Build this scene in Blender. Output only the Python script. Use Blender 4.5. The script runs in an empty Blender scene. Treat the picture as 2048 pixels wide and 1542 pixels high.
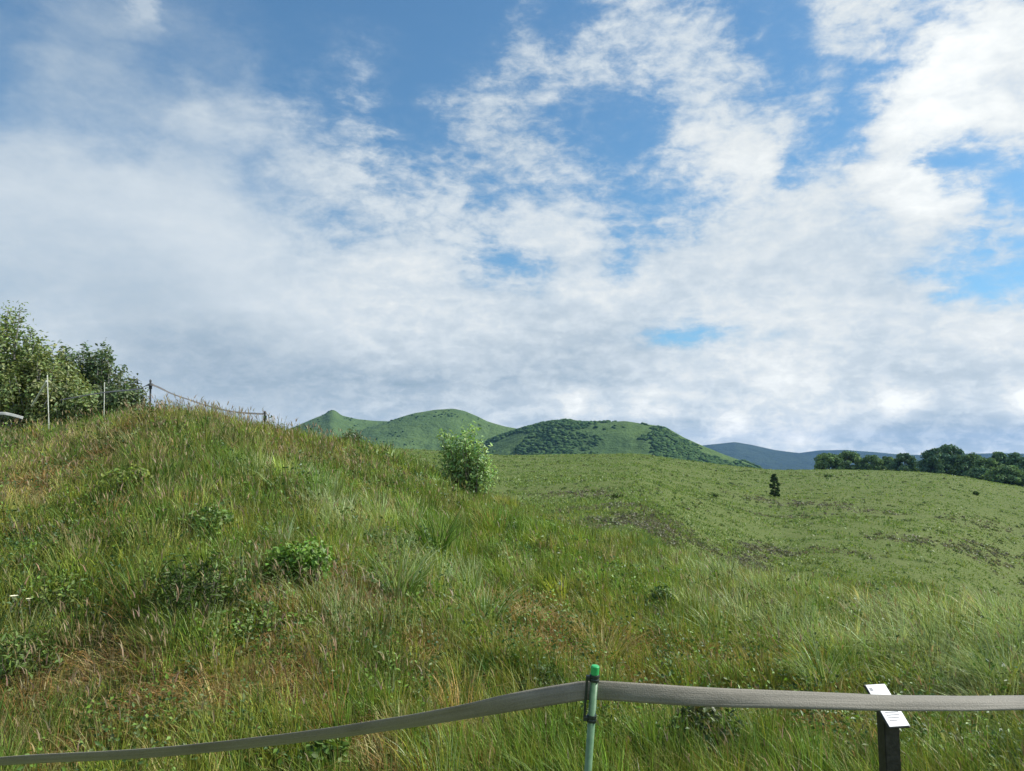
import bpy, bmesh, math, random
import numpy as np
from mathutils import Vector, Matrix
rng = np.random.default_rng(7)
random.seed(7)
sc = bpy.context.scene
COL = sc.collection
PI = math.pi

# ------------------------------------------------------------------ camera
F = 1530.0
EYE = 1.6
HOR = 930.0
PITCH = math.atan((HOR - 771.0) / F)
cam = bpy.data.cameras.new('camera')
cam.sensor_fit = 'HORIZONTAL'
cam.sensor_width = 36.0
cam.lens = 36.0 * F / 2048.0
cam.clip_start = 0.05
cam.clip_end = 30000
camo = bpy.data.objects.new('camera', cam)
COL.objects.link(camo)
camo.location = (0, 0, EYE)
camo.rotation_euler = (PI / 2 + PITCH, 0, 0)
sc.camera = camo
CP, SP = math.cos(PITCH), math.sin(PITCH)


def ray(px, py):
    a = (np.asarray(px, float) - 1024.0) / F
    b = (771.0 - np.asarray(py, float)) / F
    return a, CP - b * SP, SP + b * CP          # x, y, z (unnormalised)


def az_tan(px, py):
    x, y, z = ray(px, py)
    return np.arctan2(x, y), z / np.hypot(x, y)


def pix(az, el):
    """direction -> photograph pixel"""
    x = np.sin(az) * np.cos(el); y = np.cos(az) * np.cos(el); z = np.sin(el)
    fw = y * CP + z * SP
    up = -y * SP + z * CP
    fw = np.maximum(fw, 0.05)
    return 1024 + F * x / fw, 771 - F * up / fw


# ------------------------------------------------------------------ noise
def _hash(ix, iy, seed):
    h = (ix.astype(np.int64) * 374761393 + iy.astype(np.int64) * 668265263 + seed * 974711) & 0x7fffffff
    h = ((h ^ (h >> 13)) * 1274126177) & 0x7fffffff
    return ((h ^ (h >> 16)) & 0xffff) / 65535.0


def vnoise(x, y, seed=0):
    x = np.asarray(x, float); y = np.asarray(y, float)
    ix = np.floor(x); iy = np.floor(y)
    fx = x - ix; fy = y - iy
    fx = fx * fx * (3 - 2 * fx); fy = fy * fy * (3 - 2 * fy)
    a = _hash(ix, iy, seed); b = _hash(ix + 1, iy, seed)
    c = _hash(ix, iy + 1, seed); d = _hash(ix + 1, iy + 1, seed)
    return (a * (1 - fx) + b * fx) * (1 - fy) + (c * (1 - fx) + d * fx) * fy


def fbm(x, y, seed=0, octv=4, gain=.5):
    s = 0; a = 1; t = 0
    for o in range(octv):
        s = s + a * vnoise(x * 2 ** o + 17.3 * o, y * 2 ** o - 9.1 * o, seed + o)
        t += a; a *= gain
    return s / t


def sstep(t):
    t = np.clip(t, 0, 1)
    return t * t * (3 - 2 * t)


# ------------------------------------------------------------------ terrain
AZK = np.radians(np.linspace(-62, 62, 249))
crest = np.array([  # px, py of the grass tops on the skyline of the bank, distance
    (-900, 880, 15), (-300, 852, 15), (0, 850, 15), (100, 846, 15), (200, 830, 14), (270, 812, 13), (330, 808, 12.3), (360, 806, 12), (430, 812, 12),
    (500, 832, 12), (560, 850, 12), (640, 862, 12.5), (700, 872, 13), (760, 890, 13.5), (800, 902, 13.5), (860, 930, 13.5),
    (935, 972, 13.3), (1000, 990, 12.5), (1100, 1024, 11.5), (1200, 1057, 10.5), (1300, 1087, 9.8), (1400, 1110, 9.2),
    (1500, 1140, 8.6), (1600, 1157, 8.2), (1750, 1180, 7.8), (1900, 1198, 7.4), (2048, 1214, 7.0), (2400, 1240, 6.6), (3000, 1270, 6.6)], float)
ca, ct = az_tan(crest[:, 0], crest[:, 1])
T_C = np.interp(AZK, ca, ct)
D_C = np.interp(AZK, ca, crest[:, 2])
for _ in range(2):
    D_C = np.convolve(np.pad(D_C, 3, 'edge'), np.ones(7) / 7, 'valid')
mead = np.array([(-900, 905), (600, 905), (800, 897), (900, 903), (1000, 911), (1100, 909), (1280, 907), (1350, 918), (1450, 930), (1550, 941),
                 (1650, 939), (1800, 942), (1900, 949), (1980, 964), (2048, 977), (2300, 1000), (3000, 1010)], float)
ma, mt = az_tan(mead[:, 0], mead[:, 1])
T_M = np.interp(AZK, ma, mt)
T_M = np.convolve(np.pad(T_M, 2, 'edge'), np.ones(5) / 5, 'valid')
GH = 0.22
D0 = 3.2
DM = 180.0


def bank_profile(d, D, zc):
    t = np.clip((d - D0) / (D - D0), 0, 1)
    return zc * (1 - (1 - t) ** 1.45)


def meadow_z(d, tM):
    zM = EYE + DM * tM
    m = zM - 0.034 * (DM - np.minimum(d, DM))
    return m - (zM + 32) * sstep((d - DM) / 320.0)


ZC = EYE + D_C * T_C - GH


def base_z(d, D, zc, tM):
    a = bank_profile(d, D, zc)
    w = sstep((d - D) / 22.0)
    return a * (1 - w) + meadow_z(d, tM) * w


dd = np.linspace(3.4, 40, 500)
for it in range(25):          # fit the bank so that its skyline stands where it should
    z = base_z(dd[None, :], D_C[:, None], ZC[:, None], T_M[:, None])
    near = dd[None, :] < D_C[:, None] + 3.0
    tt = np.where(near, (z + GH - EYE) / dd[None, :], -9)
    ZC = ZC + (T_C - tt.max(1)) * D_C * 0.7


def ground_z(x, y, micro=True):
    x = np.asarray(x, float); y = np.asarray(y, float)
    d = np.hypot(x, y)
    az = np.arctan2(x, y)
    D = np.interp(az, AZK, D_C); zc = np.interp(az, AZK, ZC); tM = np.interp(az, AZK, T_M)
    front = sstep((np.radians(100) - np.abs(az)) / np.radians(35))
    z = base_z(d, D, zc, tM) * front
    far = sstep((d - 18) / 30.0) * (1 - sstep((d - 150) / 25))
    z = z + far * 0.9 * (fbm(x / 22, y / 16, 5, 3) - .5)
    far2 = sstep((d - 420) / 500.0)
    z = z + far2 * 14 * (fbm(x / 700, y / 700, 8, 3) - .6)
    if micro:
        m = sstep((d - 3.0) / 1.5) * (1 - sstep((d - 13) / 9))
        z = z + m * (0.26 * (fbm(x / 1.1, y / 1.1, 11, 3) - .5))
    return z


def at(px, py, lo=3.3, hi=400.0):
    """where the sight line through a photo pixel meets the ground"""
    x, y, z = ray(px, py)
    n = math.hypot(x, y)
    ds = np.exp(np.linspace(math.log(lo), math.log(hi), 4000))
    X = ds * x / n; Y = ds * y / n; Z = EYE + ds * z / n
    g = ground_z(X, Y)
    k = np.nonzero(Z < g)[0]
    i = k[0] if len(k) else len(ds) - 1
    return np.array([X[i], Y[i], g[i]])


def along(px, py, d):
    x, y, z = ray(px, py)
    n = math.hypot(x, y)
    return np.array([d * x / n, d * y / n, EYE + d * z / n])


# ------------------------------------------------------------------ helpers
def tag(o, label=None, cat=None, group=None, kind=None):
    if label: o['label'] = label
    if cat: o['category'] = cat
    if group: o['group'] = group
    if kind: o['kind'] = kind
    return o


def npmesh(name, V, faces, mat, parent=None, col=None, smooth=False):
    """faces: list of int arrays (n,3) / (n,4)"""
    V = np.ascontiguousarray(V, dtype=np.float32)
    me = bpy.data.meshes.new(name)
    me.vertices.add(len(V))
    me.vertices.foreach_set('co', V.ravel())
    idx = np.concatenate([f.ravel() for f in faces]).astype(np.int32)
    cnt = np.concatenate([np.full(len(f), f.shape[1], np.int32) for f in faces])
    st = np.concatenate([[0], np.cumsum(cnt)[:-1]]).astype(np.int32)
    me.loops.add(len(idx)); me.loops.foreach_set('vertex_index', idx)
    me.polygons.add(len(cnt)); me.polygons.foreach_set('loop_start', st); me.polygons.foreach_set('loop_total', cnt)
    if smooth:
        me.polygons.foreach_set('use_smooth', np.ones(len(cnt), bool))
    if col is not None:
        a = me.color_attributes.new('tint', 'FLOAT_COLOR', 'POINT')
        c4 = np.ones((len(V), 4), np.float32); c4[:, :3] = col
        a.data.foreach_set('color', c4.ravel())
    me.update(calc_edges=True)
    me.materials.append(mat)
    o = bpy.data.objects.new(name, me)
    COL.objects.link(o)
    if parent is not None:
        o.parent = parent
    return o


def bmobj(name, bm, mat, parent=None, smooth=False):
    me = bpy.data.meshes.new(name)
    bmesh.ops.recalc_face_normals(bm, faces=bm.faces)
    bm.to_mesh(me); bm.free()
    me.materials.append(mat)
    if smooth:
        for p in me.polygons: p.use_smooth = True
    o = bpy.data.objects.new(name, me)
    COL.objects.link(o)
    if parent is not None: o.parent = parent
    return o


def empty(name, loc, rz=0.0):
    o = bpy.data.objects.new(name, None)
    o.location = [float(v) for v in loc]
    o.rotation_euler = (0, 0, rz)
    o.empty_display_size = .1
    COL.objects.link(o)
    return o


def tube(bm, pts, rad, seg=8, cap=True):
    pts = [Vector(p) for p in pts]
    if not hasattr(rad, '__len__'): rad = [rad] * len(pts)
    rings = []
    for i, p in enumerate(pts):
        t = (pts[min(i + 1, len(pts) - 1)] - pts[max(i - 1, 0)]).normalized()
        u = t.orthogonal().normalized() if i == 0 else (u - t * u.dot(t)).normalized()
        v = t.cross(u)
        rings.append([bm.verts.new(p + (u * math.cos(2 * PI * k / seg) + v * math.sin(2 * PI * k / seg)) * rad[i]) for k in range(seg)])
    for a, b in zip(rings, rings[1:]):
        for k in range(seg):
            bm.faces.new((a[k], a[(k + 1) % seg], b[(k + 1) % seg], b[k]))
    if cap:
        bm.faces.new(rings[0][::-1]); bm.faces.new(rings[-1])


def lathe(bm, prof, seg=20, M=Matrix()):
    """prof: list of (r,z), closed top and bottom"""
    rings = []
    for r, z in prof:
        rings.append([bm.verts.new(M @ Vector((r * math.cos(2 * PI * k / seg), r * math.sin(2 * PI * k / seg), z))) for k in range(seg)])
    for a, b in zip(rings, rings[1:]):
        for k in range(seg):
            bm.faces.new((a[k], a[(k + 1) % seg], b[(k + 1) % seg], b[k]))
    bm.faces.new(rings[0][::-1]); bm.faces.new(rings[-1])


def box(bm, size, M=Matrix(), bevel=0.0):
    r = bmesh.ops.create_cube(bm, size=1.0, matrix=M @ Matrix.Diagonal((*size, 1)))
    if bevel:
        es = list({e for v in r['verts'] for e in v.link_edges})
        bmesh.ops.bevel(bm, geom=es, offset=bevel, segments=2, affect='EDGES', profile=.5)


# ------------------------------------------------------------------ materials
def new_mat(name):
    m = bpy.data.materials.new(name)
    m.use_nodes = True
    nt = m.node_tree
    nt.nodes.clear()
    out = nt.nodes.new('ShaderNodeOutputMaterial')
    return m, nt, out


def nd(nt, typ, **kw):
    n = nt.nodes.new(typ)
    for k, v in kw.items():
        setattr(n, k, v)
    return n


def mathn(nt, op, a, b=None, c=None, clamp=False):
    n = nt.nodes.new('ShaderNodeMath'); n.operation = op; n.use_clamp = clamp
    for i, v in enumerate((a, b, c)):
        if v is None: continue
        if isinstance(v, (int, float)): n.inputs[i].default_value = v
        else: nt.links.new(v, n.inputs[i])
    return n.outputs[0]


def mixc(nt, fac, a, b, blend='MIX'):
    n = nt.nodes.new('ShaderNodeMix'); n.data_type = 'RGBA'; n.blend_type = blend
    for s, v in ((0, fac), (6, a), (7, b)):
        if isinstance(v, (int, float)): n.inputs[s].default_value = v
        elif isinstance(v, tuple): n.inputs[s].default_value = (*v, 1)
        else: nt.links.new(v, n.inputs[s])
    return n.outputs[2]


def noise(nt, vec, scale, detail=4, rough=.55, dist=0.0):
    n = nd(nt, 'ShaderNodeTexNoise')
    n.inputs['Scale'].default_value = scale; n.inputs['Detail'].default_value = detail
    n.inputs['Roughness'].default_value = rough; n.inputs['Distortion'].default_value = dist
    if vec is not None: nt.links.new(vec, n.inputs['Vector'])
    return n.outputs['Fac']


def ramp(nt, fac, stops, interp='LINEAR'):
    n = nd(nt, 'ShaderNodeValToRGB')
    cr = n.color_ramp; cr.interpolation = interp
    while len(cr.elements) < len(stops): cr.elements.new(.5)
    for e, (p, c) in zip(cr.elements, stops):
        e.position = p; e.color = (*c, 1) if len(c) == 3 else c
    nt.links.new(fac, n.inputs[0])
    return n.outputs[0]


def foliage_mat(name, trans=.35, gloss=.05, rough=.45):
    m, nt, out = new_mat(name)
    at_ = nd(nt, 'ShaderNodeAttribute', attribute_name='tint')
    di = nd(nt, 'ShaderNodeBsdfDiffuse'); tr = nd(nt, 'ShaderNodeBsdfTranslucent'); gl = nd(nt, 'ShaderNodeBsdfGlossy')
    gl.inputs['Roughness'].default_value = rough
    gl.inputs['Color'].default_value = (.9, .95, .9, 1)
    nt.links.new(at_.outputs['Color'], di.inputs['Color'])
    tc = mixc(nt, 1.0, at_.outputs['Color'], (1.1, 1.12, .62), 'MULTIPLY')
    nt.links.new(tc, tr.inputs['Color'])
    m1 = nd(nt, 'ShaderNodeMixShader'); m1.inputs[0].default_value = trans
    nt.links.new(di.outputs[0], m1.inputs[1]); nt.links.new(tr.outputs[0], m1.inputs[2])
    m2 = nd(nt, 'ShaderNodeMixShader')
    lw = nd(nt, 'ShaderNodeLayerWeight'); lw.inputs['Blend'].default_value = .25
    f = mathn(nt, 'MULTIPLY_ADD', lw.outputs['Fresnel'], .03 if gloss else 0.0, gloss)
    nt.links.new(f, m2.inputs[0])
    nt.links.new(m1.outputs[0], m2.inputs[1]); nt.links.new(gl.outputs[0], m2.inputs[2])
    nt.links.new(m2.outputs[0], out.inputs[0])
    return m


def simple(name, c1, c2, rough=.6, scale=30, metallic=0.0, bump=.0, spec=.5):
    m, nt, out = new_mat(name)
    p = nd(nt, 'ShaderNodeBsdfPrincipled')
    tc = nd(nt, 'ShaderNodeTexCoord')
    n = noise(nt, tc.outputs['Object'], scale, 5, .6)
    c = ramp(nt, n, [(.35, c1), (.65, c2)])
    nt.links.new(c, p.inputs['Base Color'])
    r = mathn(nt, 'MULTIPLY_ADD', n, .3, rough - .15)
    nt.links.new(r, p.inputs['Roughness'])
    p.inputs['Metallic'].default_value = metallic
    p.inputs['Specular IOR Level'].default_value = spec
    if bump:
        b = nd(nt, 'ShaderNodeBump'); b.inputs['Strength'].default_value = bump; b.inputs['Distance'].default_value = .01
        nt.links.new(n, b.inputs['Height']); nt.links.new(b.outputs[0], p.inputs['Normal'])
    nt.links.new(p.outputs[0], out.inputs[0])
    return m


M_GRASS = foliage_mat('grass_blades', .34, .012, .55)
M_LEAF = foliage_mat('leaves', .32, .018, .5)
M_FAR = foliage_mat('distant_leaves', .15, .0, .6)
M_STEM = simple('bark_stem', (.10, .085, .06), (.20, .18, .14), .8, 40, bump=.4)
M_PALEBARK = simple('pale_bark', (.16, .155, .14), (.36, .35, .33), .8, 14, bump=.4)
M_GREENPIPE = simple('green_coated_pipe', (.085, .175, .085), (.125, .225, .12), .36, 60)
M_GREENCAP = simple('bright_green_cap', (.03, .36, .10), (.04, .42, .12), .35, 60)
M_BLACKCLIP = simple('dark_clip', (.012, .022, .018), (.022, .035, .03), .4, 60)
M_SIGNPOST = simple('dark_sign_post', (.012, .012, .012), (.03, .03, .026), .5, 50, bump=.2)
M_SIGNFACE = simple('white_sign_face', (.60, .61, .62), (.68, .69, .69), .45, 20)
M_SIGNINK = simple('grey_print', (.16, .17, .19), (.24, .25, .27), .6, 80)
M_WHITEPOLE = simple('white_stake', (.62, .63, .55), (.74, .75, .68), .5, 30)
M_DARKPOST = simple('dark_post', (.05, .055, .06), (.09, .095, .10), .6, 30)
M_PALETAPE = simple('pale_tape', (.36, .38, .37), (.46, .47, .45), .7, 20)


def tape_mat():
    m, nt, out = new_mat('webbing_tape')
    p = nd(nt, 'ShaderNodeBsdfPrincipled')
    tc = nd(nt, 'ShaderNodeTexCoord')
    at_ = nd(nt, 'ShaderNodeAttribute', attribute_name='tint')   # r = across the band, g = metres along it
    sp = nd(nt, 'ShaderNodeSeparateColor'); nt.links.new(at_.outputs['Color'], sp.inputs[0])
    cb = nd(nt, 'ShaderNodeCombineXYZ')
    nt.links.new(mathn(nt, 'MULTIPLY', sp.outputs[0], 4.5), cb.inputs[0])
    nt.links.new(mathn(nt, 'MULTIPLY', sp.outputs[1], 1.3), cb.inputs[1])
    n1 = noise(nt, cb.outputs[0], 1.6, 5, .6)
    n2 = noise(nt, tc.outputs['Object'], 260, 2, .5)
    base = ramp(nt, n1, [(.3, (.165, .15, .105)), (.52, (.20, .182, .135)), (.72, (.25, .228, .172))])
    n3 = noise(nt, tc.outputs['Object'], 3.3, 4, .6)
    dirt = ramp(nt, n3, [(.50, (1, 1, 1)), (.72, (.62, .60, .54))])
    c = mixc(nt, 1.0, base, dirt, 'MULTIPLY')
    c = mixc(nt, .12, c, ramp(nt, n2, [(.35, (.12, .11, .09)), (.65, (.45, .43, .38))]))
    nt.links.new(c, p.inputs['Base Color'])
    p.inputs['Roughness'].default_value = .62
    p.inputs['Sheen Weight'].default_value = .2
    b = nd(nt, 'ShaderNodeBump'); b.inputs['Strength'].default_value = .35; b.inputs['Distance'].default_value = .004
    wv = mathn(nt, 'ADD', n2, mathn(nt, 'MULTIPLY', n1, 1.5))
    nt.links.new(wv, b.inputs['Height']); nt.links.new(b.outputs[0], p.inputs['Normal'])
    nt.links.new(p.outputs[0], out.inputs[0])
    return m


M_TAPE = tape_mat()


def ground_mat():
    m, nt, out = new_mat('turf_ground')
    p = nd(nt, 'ShaderNodeBsdfPrincipled')
    g = nd(nt, 'ShaderNodeNewGeometry')
    pos = g.outputs['Position']
    n1 = noise(nt, pos, .9, 6, .65)
    n2 = noise(nt, pos, .035, 5, .6)
    n3 = noise(nt, pos, 9, 4, .7)
    c1 = ramp(nt, n1, [(.3, (.05, .065, .02)), (.5, (.10, .115, .03)), (.7, (.15, .13, .055))])
    c2 = ramp(nt, n2, [(.3, (.13, .205, .055)), (.55, (.165, .24, .07)), (.75, (.185, .23, .08))])
    c = mixc(nt, .5, c1, c2)
    c = mixc(nt, .35, c, ramp(nt, n3, [(.3, (.02, .028, .01)), (.7, (.12, .12, .05))]))
    nt.links.new(c, p.inputs['Base Color'])
    p.inputs['Roughness'].default_value = .95
    p.inputs['Specular IOR Level'].default_value = .1
    b = nd(nt, 'ShaderNodeBump'); b.inputs['Strength'].default_value = .8; b.inputs['Distance'].default_value = .15
    nt.links.new(n1, b.inputs['Height']); nt.links.new(b.outputs[0], p.inputs['Normal'])
    nt.links.new(p.outputs[0], out.inputs[0])
    return m


def hill_mat(name, g1, g2, wood, wscale, wlo, whi):
    m, nt, out = new_mat(name)
    p = nd(nt, 'ShaderNodeBsdfPrincipled')
    g = nd(nt, 'ShaderNodeNewGeometry')
    pos = g.outputs['Position']
    n1 = noise(nt, pos, wscale, 7, .62, .4)
    n2 = noise(nt, pos, wscale * 9, 5, .7)
    n4 = noise(nt, pos, wscale * 2.3, 5, .65)
    c = ramp(nt, n4, [(.32, g1), (.68, g2)])
    w = ramp(nt, mathn(nt, 'MULTIPLY_ADD', n2, .22, mathn(nt, 'SUBTRACT', n1, .11)), [(wlo, (0, 0, 0)), (whi, (1, 1, 1))])
    c = mixc(nt, w, c, wood)
    c = mixc(nt, .35, c, ramp(nt, n2, [(.3, tuple(v * .45 for v in g1)), (.7, tuple(v * 1.3 for v in g2))]))
    nt.links.new(c, p.inputs['Base Color'])
    p.inputs['Roughness'].default_value = 1.0
    p.inputs['Specular IOR Level'].default_value = .05
    b = nd(nt, 'ShaderNodeBump'); b.inputs['Strength'].default_value = .9; b.inputs['Distance'].default_value = .06 / wscale
    nt.links.new(mathn(nt, 'ADD', n2, n1), b.inputs['Height']); nt.links.new(b.outputs[0], p.inputs['Normal'])
    nt.links.new(p.outputs[0], out.inputs[0])
    return m


M_GROUND = ground_mat()
M_HILL = hill_mat('grassy_hillside', (.070, .125, .042), (.11, .17, .055), (.052, .098, .040), .007, .42, .60)
M_MOUNT = hill_mat('forested_mountain', (.028, .048, .026), (.045, .068, .034), (.016, .03, .02), .0016, .45, .6)

# ------------------------------------------------------------------ ground sheet
azs = np.radians(np.concatenate([np.linspace(-180, -62, 36, endpoint=False), np.linspace(-62, -42, 20, endpoint=False),
                                 np.linspace(-42, 42, 420, endpoint=False), np.linspace(42, 62, 20, endpoint=False), np.linspace(62, 180, 36, endpoint=False)]))
rs = np.concatenate([[.3, .8, 1.4, 2, 2.6], np.geomspace(3, 20, 150), np.geomspace(20.4, 220, 150), np.geomspace(224, 6000, 70)])
A, R = np.meshgrid(azs, rs)
X = R * np.sin(A); Y = R * np.cos(A)
Zg = ground_z(X, Y)
nA = len(azs); nR = len(rs)
V = np.stack([X.ravel(), Y.ravel(), Zg.ravel()], 1)
V = np.vstack([V, [[0, 0, 0]]])
i, j = np.meshgrid(np.arange(nR - 1), np.arange(nA), indexing='ij')
q = np.stack([i * nA + j, i * nA + (j + 1) % nA, (i + 1) * nA + (j + 1) % nA, (i + 1) * nA + j], -1).reshape(-1, 4)[:, ::-1]
jj = np.arange(nA)
tri = np.stack([np.full(nA, nR * nA), jj, (jj + 1) % nA], 1)[:, ::-1]
tag(npmesh('ground', V, [q, tri], M_GROUND, smooth=True), kind='structure')


# ------------------------------------------------------------------ hills and mountains
def hill_fn(prof, R0, w, bend=0.0, seed=0, rough=6.0, base=-36.0):
    prof = np.array(prof, float)
    pa, pt = az_tan(prof[:, 0], prof[:, 1])

    def f(az, r):
        k = np.interp(az, pa, pt, left=-.05, right=-.05)
        k = sum(np.interp(az + o, pa, pt, left=-.05, right=-.05) for o in (-.003, -.0015, 0, .0015, .003)) / 5
        Rc = R0 + bend * np.sin(az * 9 + seed)
        ztop = EYE + Rc * k
        u = (r - Rc) / w
        s = 1.0 / (1 + u * u * 1.1) ** 1.3
        h = base + (ztop - base) * s
        x = r * np.sin(az); y = r * np.cos(az)
        n = fbm(x / (w * .45), y / (w * .45), 31 + seed, 5, .5) - .5
        slope = np.clip(np.abs(u) * 2.5, 0.06, 1)
        h = h + n * rough * 4 * slope * np.clip((ztop - base) / 60, .1, 1)
        return np.maximum(h, base - 6)
    f.lim = (pa[0], pa[-1]); f.R0 = R0; f.w = w
    return f


def hill_obj(name, f, mat, na=320, nr=90, span=2.6):
    az = np.linspace(f.lim[0], f.lim[1], na)
    r = f.R0 + np.linspace(-span, span, nr) * f.w
    A, R = np.meshgrid(az, r)
    Z = f(A, R)
    edge = np.minimum(sstep((A - az[0]) / (.03)), sstep((az[-1] - A) / .03))
    Z = -44 + (Z + 44) * edge
    V = np.stack([(R * np.sin(A)).ravel(), (R * np.cos(A)).ravel(), Z.ravel()], 1)
    i, j = np.meshgrid(np.arange(nr - 1), np.arange(na - 1), indexing='ij')
    q = np.stack([i * na + j, i * na + j + 1, (i + 1) * na + j + 1, (i + 1) * na + j], -1).reshape(-1, 4)[:, ::-1]
    return tag(npmesh(name, V, [q], mat, smooth=True), kind='structure')


H1 = hill_fn([(380, 925), (480, 900), (540, 872), (600, 849), (625, 838), (648, 829), (660, 820), (669, 820), (684, 832), (715, 839), (745, 842), (790, 844), (850, 866), (950, 900), (1050, 930)],
             1500, 260, 60, 1, 6)
H2 = hill_fn([(560, 915), (640, 884), (700, 868), (745, 852), (775, 843), (800, 834), (830, 826), (870, 820), (905, 818), (930, 823), (955, 833), (975, 843), (1010, 853), (1040, 858), (1090, 880), (1170, 910), (1230, 935)],
             1230, 220, 50, 2, 6)
H3 = hill_fn([(800, 930), (880, 914), (950, 893), (1000, 872), (1040, 859), (1070, 851), (1100, 844), (1130, 841), (1170, 846), (1210, 845), (1250, 842), (1290, 848), (1330, 853), (1370, 876), (1410, 894),
              (1450, 911), (1500, 928), (1560, 950), (1640, 975)], 950, 190, 40, 3, 6)
M1 = hill_fn([(1050, 940), (1200, 920), (1350, 897), (1420, 889), (1450, 886), (1470, 884), (1500, 889), (1550, 900), (1590, 905), (1640, 912), (1720, 925), (1850, 945)], 4200, 600, 150, 4, 9, -60)
M2 = hill_fn([(1300, 940), (1450, 920), (1560, 910), (1600, 906), (1640, 901), (1690, 900), (1740, 904), (1800, 909), (1850, 910), (1900, 908), (2000, 906), (2048, 907), (2200, 900), (2500, 904), (2900, 930)],
             4700, 480, 150, 5, 9, -60)
hill_obj('hill', H1, M_HILL); hill_obj('hill', H2, M_HILL); hill_obj('hill', H3, M_HILL)
hill_obj('mountain', M1, M_MOUNT); hill_obj('mountain', M2, M_MOUNT)

# woods on the hills: low crowns scattered over the slopes, one mass
ico = bmesh.new(); bmesh.ops.create_icosphere(ico, subdivisions=2, radius=1.0)
ICO_V = np.array([v.co[:] for v in ico.verts]); ico.faces.ensure_lookup_table()
ICO_F = np.array([[v.index for v in f.verts] for f in ico.faces]); ico.free()


def woods(name, items, mat, label):
    n = len(items)
    P = np.array([it[:3] for it in items]); S = np.array([it[3] for it in items])
    nv = len(ICO_V)
    jit = 1 + (rng.random((n, nv)) - .5) * .75
    VV = ICO_V[None] * jit[..., None] * S[:, None, None] * np.array([1.0, 1.0, .62]) + P[:, None, :]
    VV[..., 2] += (S * .12)[:, None]
    FF = ICO_F[None] + (np.arange(n) * nv)[:, None, None]
    g = rng.random((n, 1)); b = rng.random((n, nv))
    base = np.array([.046, .096, .040]) * (1 - g[..., None]) + np.array([.090, .152, .055]) * g[..., None]
    C = base * (.92 + .16 * b[..., None])
    o = npmesh(name, VV.reshape(-1, 3), [FF.reshape(-1, 3)], mat, col=C.reshape(-1, 3))
    return tag(o, label, 'woods', kind='stuff')


items = []


def scatter(f, px0, px1, u0, u1, n, dens, smin, smax):
    a0, a1 = az_tan(np.array([px0, px1]), 900)[0]
    k = 0; tries = 0
    while k < n and tries < 60:
        tries += 1
        az = rng.uniform(a0, a1, 4 * n); u = rng.uniform(u0, u1, 4 * n)
        r = f.R0 + u * f.w
        x = r * np.sin(az); y = r * np.cos(az)
        keep = dens(pix(az, 0 * az)[0], u, fbm(x / 60, y / 60, 77, 4))
        keep = rng.random(len(az)) < keep
        z = f(az, r)
        for xx, yy, zz in zip(x[keep], y[keep], z[keep]):
            if k >= n: break
            s = rng.uniform(smin, smax)
            items.append((xx, yy, zz, s)); k += 1


scatter(H3, 975, 1260, -1.4, .1, 2200, lambda p, u, n: sstep((n - .38) / .10) * np.clip(1.1 - (p - 1070) / 170, .0, 1), 1.2, 3.4)
scatter(H3, 1000, 1160, -.12, .05, 60, lambda p, u, n: sstep((n - .36) / .15), 2.0, 3.6)
scatter(H3, 1160, 1480, -1.3, -.45, 1300, lambda p, u, n: sstep((n - .44) / .09) * (.1 + .9 * sstep((p - 1240) / 120)), 1.1, 3.0)
scatter(H3, 1280, 1520, -1.1, .02, 800, lambda p, u, n: sstep((n - .43) / .09) * (.06 + .94 * sstep((-.05 - u) / .4)), 1.1, 3.0)
scatter(H3, 1180, 1330, -.5, .0, 12, lambda p, u, n: sstep((n - .5) / .1), 1.8, 3.4)
scatter(H2, 760, 980, -.1, .06, 40, lambda p, u, n: sstep((n - .36) / .15), 1.2, 2.6)
scatter(H2, 700, 1000, -1.3, -.3, 320, lambda p, u, n: sstep((n - .42) / .2), .8, 2.4)
scatter(H1, 600, 790, -1.1, -.3, 60, lambda p, u, n: sstep((n - .44) / .2), 1.0, 2.6)
woods('hill_woods', items, M_FAR, 'dark green scrub and trees scattered over the slopes of the green hills')


# ------------------------------------------------------------------ blades
def blades(P, h, w, ldir, lean, col, facing=None, droop=1.6, seg=3, tipcol=None):
    """ribbon blades. P (n,3) roots; lean = horizontal reach as share of height"""
    n = len(P)
    if facing is None: facing = rng.uniform(0, 2 * PI, n)
    wd = np.stack([np.cos(facing), np.sin(facing), np.zeros(n)], 1)
    ld = np.stack([np.cos(ldir), np.sin(ldir), np.zeros(n)], 1)
    lv = []
    for k in range(seg + 1):
        t = k / seg
        reach = (h * lean * t ** droop)[:, None] * ld
        up = h * (t - .35 * np.minimum(lean, 1.4) * t ** 2.4)
        c = P + reach; c[:, 2] += up
        ww = w * (1 - t ** 1.8) * .5 if k < seg else None
        if k < seg:
            lv += [c - wd * ww[:, None], c + wd * ww[:, None]]
        else:
            lv += [c]
    nv = 2 * seg + 1
    V = np.stack(lv, 1).reshape(-1, 3)
    o = (np.arange(n) * nv)[:, None]
    quads = np.concatenate([o + np.array([[2 * k, 2 * k + 1, 2 * k + 3, 2 * k + 2]]) for k in range(seg - 1)])
    tris = o + np.array([[2 * seg - 2, 2 * seg - 1, 2 * seg]])
    C = np.repeat(col, nv, 0)
    return V, [quads, tris], C


class Acc:
    def __init__(s): s.V = []; s.Q = []; s.T = []; s.C = []; s.n = 0

    def add(s, V, faces, C):
        for f in faces:
            (s.Q if f.shape[1] == 4 else s.T).append(f + s.n)
        s.V.append(V); s.C.append(C); s.n += len(V)

    def build(s, name, mat, parent=None):
        fs = []
        if s.Q: fs.append(np.concatenate(s.Q))
        if s.T: fs.append(np.concatenate(s.T))
        return npmesh(name, np.concatenate(s.V), fs, mat, parent, np.concatenate(s.C))


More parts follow.
